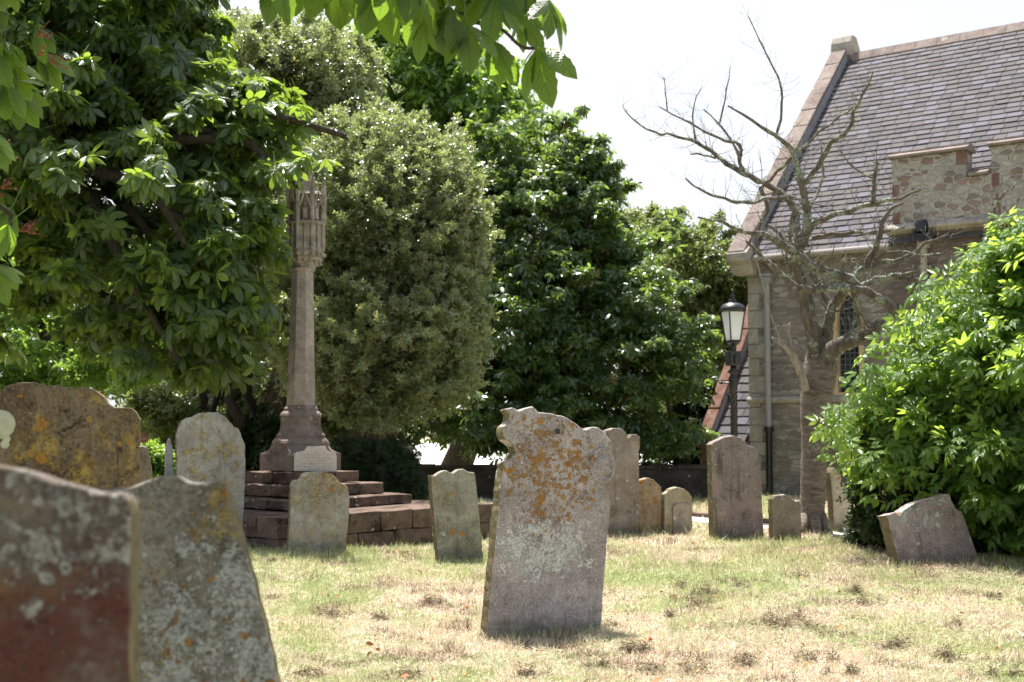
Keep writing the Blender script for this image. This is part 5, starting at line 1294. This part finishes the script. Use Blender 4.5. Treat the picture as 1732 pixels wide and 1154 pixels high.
# big trunk of the tree behind the cross, dark
# ------------------------------------------------------------------ elder bush on the right
eb = [blob(1665, 600, 11.9, 105, 120, .9), blob(1710, 500, 12.0, 70, 90, .8), blob(1590, 650, 11.9, 80, 85, .8), blob(1552, 690, 11.8, 62, 62, .7), blob(1580, 770, 11.7, 105, 90, .9), blob(1680, 740, 11.8, 120, 120, 1.0), blob(1525, 760, 11.8, 42, 60, .5),
      blob(1770, 620, 11.2, 120, 150, 1.1), blob(1820, 500, 11.4, 100, 130, 1.0), blob(1745, 440, 12.0, 45, 40, .5), blob(1850, 760, 11, 150, 150, 1.3), blob(1640, 850, 12.3, 130, 60, .8), blob(1790, 850, 11.5, 130, 80, 1.0)]
er = bush('elder_bush', 'large bright green leafy elder bush filling the right edge beside the church', eb, T_PIN, 2300, 10, .20, .17, M_ELDER, .5, dict(shell=.5, up=1.0, tilt=.6, minz=.25, gap=.38), stems=26, seed=8, barkm=M_TWIG)
# upright leafy shoots standing out of the bush
def shoots():
    base = er.location; g = []; bm = bmesh.new(); r = random.Random(4); Pp, Nn, Hh = [], [], []
    tips = [(1732, 372), (1690, 420), (1640, 430), (1600, 470), (1560, 490), (1530, 540), (1500, 575), (1470, 600), (1462, 640), (1446, 662), (1415, 706), (1396, 716), (1650, 520), (1580, 560), (1620, 600), (1540, 640), (1490, 690), (1660, 640), (1720, 560), (1470, 780), (1425, 740), (1715, 700), (1600, 700)]
    for px, py in tips:
        D = 11.3 + r.uniform(-.25, .3); tip = P(px, py, D); root = P(px + r.uniform(25, 60), py + r.uniform(70, 120), D + .35)
        pts = limb_mesh(bm, root - base, tip - base, .008, .003, r.randrange(999), 8, .06)
        for i in range(2, 8):
            q = pts[i]; t = (pts[i] - pts[i - 1]).normalized(); a0 = r.uniform(0, 6)
            for s in range(3 if i < 7 else 5):
                a = a0 + s * (PI if i < 7 else 1.25) + (i % 2) * PI / 2; o = t.orthogonal().normalized(); o.rotate(Matrix.Rotation(a, 3, t))
                Pp.append(q); Hh.append(o + t * .5); Nn.append(t * 1.0 - o * .3)
    bm_obj('shoot_stems', bm, M_TWIG, er, smooth=True)
    p = np.array([list(v) for v in Pp]); n = len(p); rot = frames(np.array([list(v) for v in Nn]), np.array([list(v) for v in Hh]))
    bulk('shoot_leaves', [(T_PIN, p, rot, RNG.uniform(.13, .21, n), RNG.uniform(.5, 1, n))], M_ELDER, er)
shoots()
bush('box_bush', 'dark fine-leaved bush at the left foot of the elder, behind the tipped purple headstone', [blob(1500, 830, 12.0, 46, 75, .45), blob(1518, 890, 11.8, 52, 50, .45), blob(1480, 760, 12.1, 30, 50, .3), blob(1560, 900, 12.1, 80, 55, .5), blob(1680, 900, 12.2, 100, 60, .6)], T_SMALL, 1500, 14, .12, .05, M_YEW, .8, dict(shell=.5, tilt=.8, up=.5), seed=9)

# ------------------------------------------------------------------ near chestnut overhead
def near_tree():
    base = Vector((-2.6, -1.6, 0)); root = empty('overhanging_chestnut_tree', base)
    tag(root, 'chestnut whose large backlit leaves hang into the top and left edge of view', 'tree')
    bm = bmesh.new()
    limb_mesh(bm, (0, 0, -.1), Vector((.1, .1, 3.8)), .3, .2, 3, 8, 0)
    def lb(a, b, r0, r1, s, sag=.08, n=8): return limb_mesh(bm, Vector(a) - base, Vector(b) - base, r0, r1, s, n, sag)
    lb((-2.5, -1.5, 4.6), P(600, -160, 4.7), .10, .03, 5, .18); lb(P(600, -160, 4.7), P(760, -40, 4.7), .03, .012, 6, .03)
    lb(P(760, -40, 4.7), P(800, 28, 4.7), .012, .006, 8, .02); lb(P(700, 0, 4.7), P(850, 50, 4.6), .008, .004, 9, .02)
    br = [P(740, 28, 4.7), P(790, 35, 4.65), P(845, 48, 4.6), P(880, 78, 4.6), P(905, 82, 4.6)]
    tube(bm, [q - base for q in catmull(br, 4)], [.009] * 8 + [.006] * 9, 6)
    lb((-2.5, -1.5, 3.0), P(-260, -200, 5.2), .12, .05, 11, .15); lb(P(-260, -200, 5.2), P(-20, 120, 5.4), .04, .012, 12, .05); lb(P(-200, 100, 5.3), P(30, 420, 5.4), .03, .008, 13, .05)
    bm_obj('limbs', bm, M_BARK, root, smooth=True)
    Ps, Ns, Hs, Sc = [], [], [], []
    rr_ = random.Random(14); view = Vector((0, -1, 0))
    # (px, py, direction in picture, size)
    L = [(470, -50, -95, .20), (560, -40, -80, .22), (575, -15, -92, .21), (610, -35, -100, .22), (640, 0, -70, .19), (660, -60, -95, .20), (690, 70, -92, .19), (700, -10, -80, .2), (740, -20, -100, .2),
         (790, 40, -88, .18), (780, -20, -70, .18), (832, 68, -80, .20), (838, -15, -95, .19), (875, -30, -85, .19), (905, -10, -70, .17), (908, 80, -75, .22), (915, 85, -100, .16), (930, 0, -62, .17), (860, 0, -110, .17), (515, -60, -85, .2), (720, 30, -110, .16), (760, 10, -95, .2), (660, 10, -100, .19), (885, 30, -60, .15), (640, -40, -85, .22), (700, -50, -75, .22), (745, -55, -90, .22), (800, -45, -90, .22), (590, -60, -90, .22), (850, -50, -85, .22), (895, 25, -120, .13)]
    L = [q for k_, q in enumerate(L) if k_ % 4 != 2]
    for px, py, ang, s in L:
        a = math.radians(ang); D = 4.65 + rr_.uniform(-.3, .4)
        h = Vector((math.cos(a), rr_.uniform(-.25, .25), math.sin(a))); n = Vector((rr_.uniform(-.5, .5), rr_.choice((-1, -1, 1)) * rr_.uniform(.4, .9), rr_.uniform(.45, 1.1)))
        Ps.append(P(px, py, D) - base); Ns.append(n); Hs.append(h); Sc.append(s * 1.06)
    for i in range(60):  # unseen leaves above the view, added to shade the hanging ones
        a = math.radians(rr_.uniform(-150, -30)); D = rr_.uniform(4.5, 5.9)
        Ps.append(P(rr_.uniform(380, 1010), rr_.uniform(-420, -75), D) - base); Hs.append(Vector((math.cos(a), rr_.uniform(-.5, .5), math.sin(a)))); Ns.append(Vector((rr_.uniform(-.5, .5), rr_.uniform(-.7, .2), 1))); Sc.append(.26)
    # hanging fringe at the left edge
    for i in range(70):
        px = rr_.triangular(-150, 75, -20); py = rr_.uniform(-120, 500); 
        if px > 95 - abs(py - 150) * .12 or (py > 300 and px > 25) or (235 < py < 330 and px > 5): continue
        D = rr_.uniform(4.9, 6.0); a = math.radians(rr_.uniform(-130, -50))
        Ps.append(P(px, py, D) - base); Hs.append(Vector((math.cos(a), rr_.uniform(-.6, .4), math.sin(a) * .8))); Ns.append(Vector((rr_.uniform(-.5, .5), rr_.uniform(-.9, -.1), rr_.uniform(.4, 1)))); Sc.append(.19 * rr_.uniform(.7, 1.1))
    p = np.array([list(v) for v in Ps]); rot = frames(np.array([list(v) for v in Ns]), np.array([list(v) for v in Hs])); n = len(p)
    k = np.arange(n) % 2 == 0; sc = np.array(Sc); rnd = RNG.random(n)
    bulk('crown', [(T_PALM_NEAR, p[k], rot[k], sc[k], rnd[k]), (T_PALM_NEAR2, p[~k], rot[~k], sc[~k], rnd[~k])], M_CHESTN, root)
    # canopy over the headstones, above the view
    bl = [(np.array([-2.9, 4.4, 4.3]), np.array([1.4, 1.2, .6])), (np.array([-2.0, 3.2, 3.7]), np.array([1.2, 1.0, .5])), (np.array([-3.4, 5.8, 4.9]), np.array([1.3, 1.2, .6])), (np.array([-2.4, .4, 4.0]), np.array([1.8, 1.4, .9]))]
    q, out, c = crown_pts(bl, 300, 12, .3, .3, .7, 2.4)
    leaves('upper_crown', T_PALM5, (q - np.array(base), out, c), .2, M_CHESTN, root, 1.1, .3, .35)
    # red stalks of the spent flower spikes
    for px, py in ((75, 62), (95, 105), (0, 330), (5, 265), (45, 392), (60, 395), (15, 320), (-5, 250), (75, 95)):
        o = P(px - 12, py, 5.2) - base; bm = bmesh.new()
        for j in range(6):
            d = Vector((rr_.uniform(.2, 1), rr_.uniform(-.5, .2), rr_.uniform(-.3, .8))).normalized() * rr_.uniform(.03, .09)
            tube(bm, [o, o + d * .5 + Vector((0, 0, .004)), o + d], [.0022, .0018, .001], 4)
            if rr_.random() < .4: bmesh.ops.create_icosphere(bm, subdivisions=1, radius=.006, matrix=Matrix.Translation(o + d))
        bm_obj('flower_stalk', bm, M_RED, root)
near_tree()

# ------------------------------------------------------------------ light
SUN = Vector((-.30, .95, 0)).normalized(); EL = math.radians(69)
sdir = Vector((SUN.x * math.cos(EL), SUN.y * math.cos(EL), math.sin(EL)))
sd = bpy.data.lights.new('sun', 'SUN'); sd.energy = 5.0; sd.angle = math.radians(.55); sd.color = (1, .96, .90)
so = bpy.data.objects.new('sun', sd); col.objects.link(so); so.rotation_euler = (-sdir).to_track_quat('-Z', 'Y').to_euler()
w = bpy.data.worlds.new('World'); scene.world = w; w.use_nodes = True; nt = w.node_tree; nt.nodes.clear()
out = nt.nodes.new('ShaderNodeOutputWorld'); bg = nt.nodes.new('ShaderNodeBackground'); sky = nt.nodes.new('ShaderNodeTexSky')
sky.sky_type = 'NISHITA'; sky.sun_disc = False; sky.sun_elevation = EL; sky.sun_rotation = math.atan2(SUN.x, SUN.y); sky.air_density = 1.0; sky.dust_density = 2.5; sky.ozone_density = 1.0
tc = nt.nodes.new('ShaderNodeTexCoord'); mp = nt.nodes.new('ShaderNodeMapping'); mp.inputs['Scale'].default_value = (1.2, 1.2, 3.5); mp.inputs['Location'].default_value = (.6, .2, .3)
no = nt.nodes.new('ShaderNodeTexNoise'); no.inputs['Scale'].default_value = 1.6; no.inputs['Detail'].default_value = 6
mr = nt.nodes.new('ShaderNodeMapRange'); mr.inputs['From Min'].default_value = .30; mr.inputs['From Max'].default_value = .50; mr.inputs['To Min'].default_value = .55
mx = nt.nodes.new('ShaderNodeMix'); mx.data_type = 'RGBA'; mx.inputs[7].default_value = (4.4, 4.45, 4.55, 1)
nt.links.new(tc.outputs['Generated'], mp.inputs[0]); nt.links.new(mp.outputs[0], no.inputs['Vector']); nt.links.new(no.outputs[0], mr.inputs[0]); 
sx = nt.nodes.new('ShaderNodeSeparateXYZ'); zr = nt.nodes.new('ShaderNodeMapRange'); zr.inputs['From Min'].default_value = .45; zr.inputs['From Max'].default_value = .75; zr.inputs['To Min'].default_value = 1.0; zr.inputs['To Max'].default_value = .15
yr = nt.nodes.new('ShaderNodeMapRange'); yr.inputs['From Min'].default_value = -.5; yr.inputs['From Max'].default_value = .35; yr.inputs['To Min'].default_value = .45; yr.inputs['To Max'].default_value = 1.0
my = nt.nodes.new('ShaderNodeMath'); my.operation = 'MULTIPLY'
mu = nt.nodes.new('ShaderNodeMath'); mu.operation = 'MULTIPLY'
nt.links.new(tc.outputs['Generated'], sx.inputs[0]); nt.links.new(sx.outputs[2], zr.inputs[0]); nt.links.new(mr.outputs[0], mu.inputs[0]); nt.links.new(sx.outputs[1], yr.inputs[0]); nt.links.new(yr.outputs[0], my.inputs[0]); nt.links.new(zr.outputs[0], my.inputs[1]); nt.links.new(my.outputs[0], mu.inputs[1]); nt.links.new(mu.outputs[0], mx.inputs[0])
nt.links.new(sky.outputs[0], mx.inputs[6]); nt.links.new(mx.outputs[2], bg.inputs[0]); bg.inputs[1].default_value = .10
nt.links.new(bg.outputs[0], out.inputs[0])
scene.view_settings.view_transform = 'Standard'; scene.view_settings.look = 'None'; scene.view_settings.exposure = 1.3; scene.view_settings.gamma = 1
scene.cycles.max_bounces = 8; scene.cycles.transmission_bounces = 6; scene.cycles.diffuse_bounces = 4; scene.cycles.caustics_reflective = False; scene.cycles.caustics_refractive = False
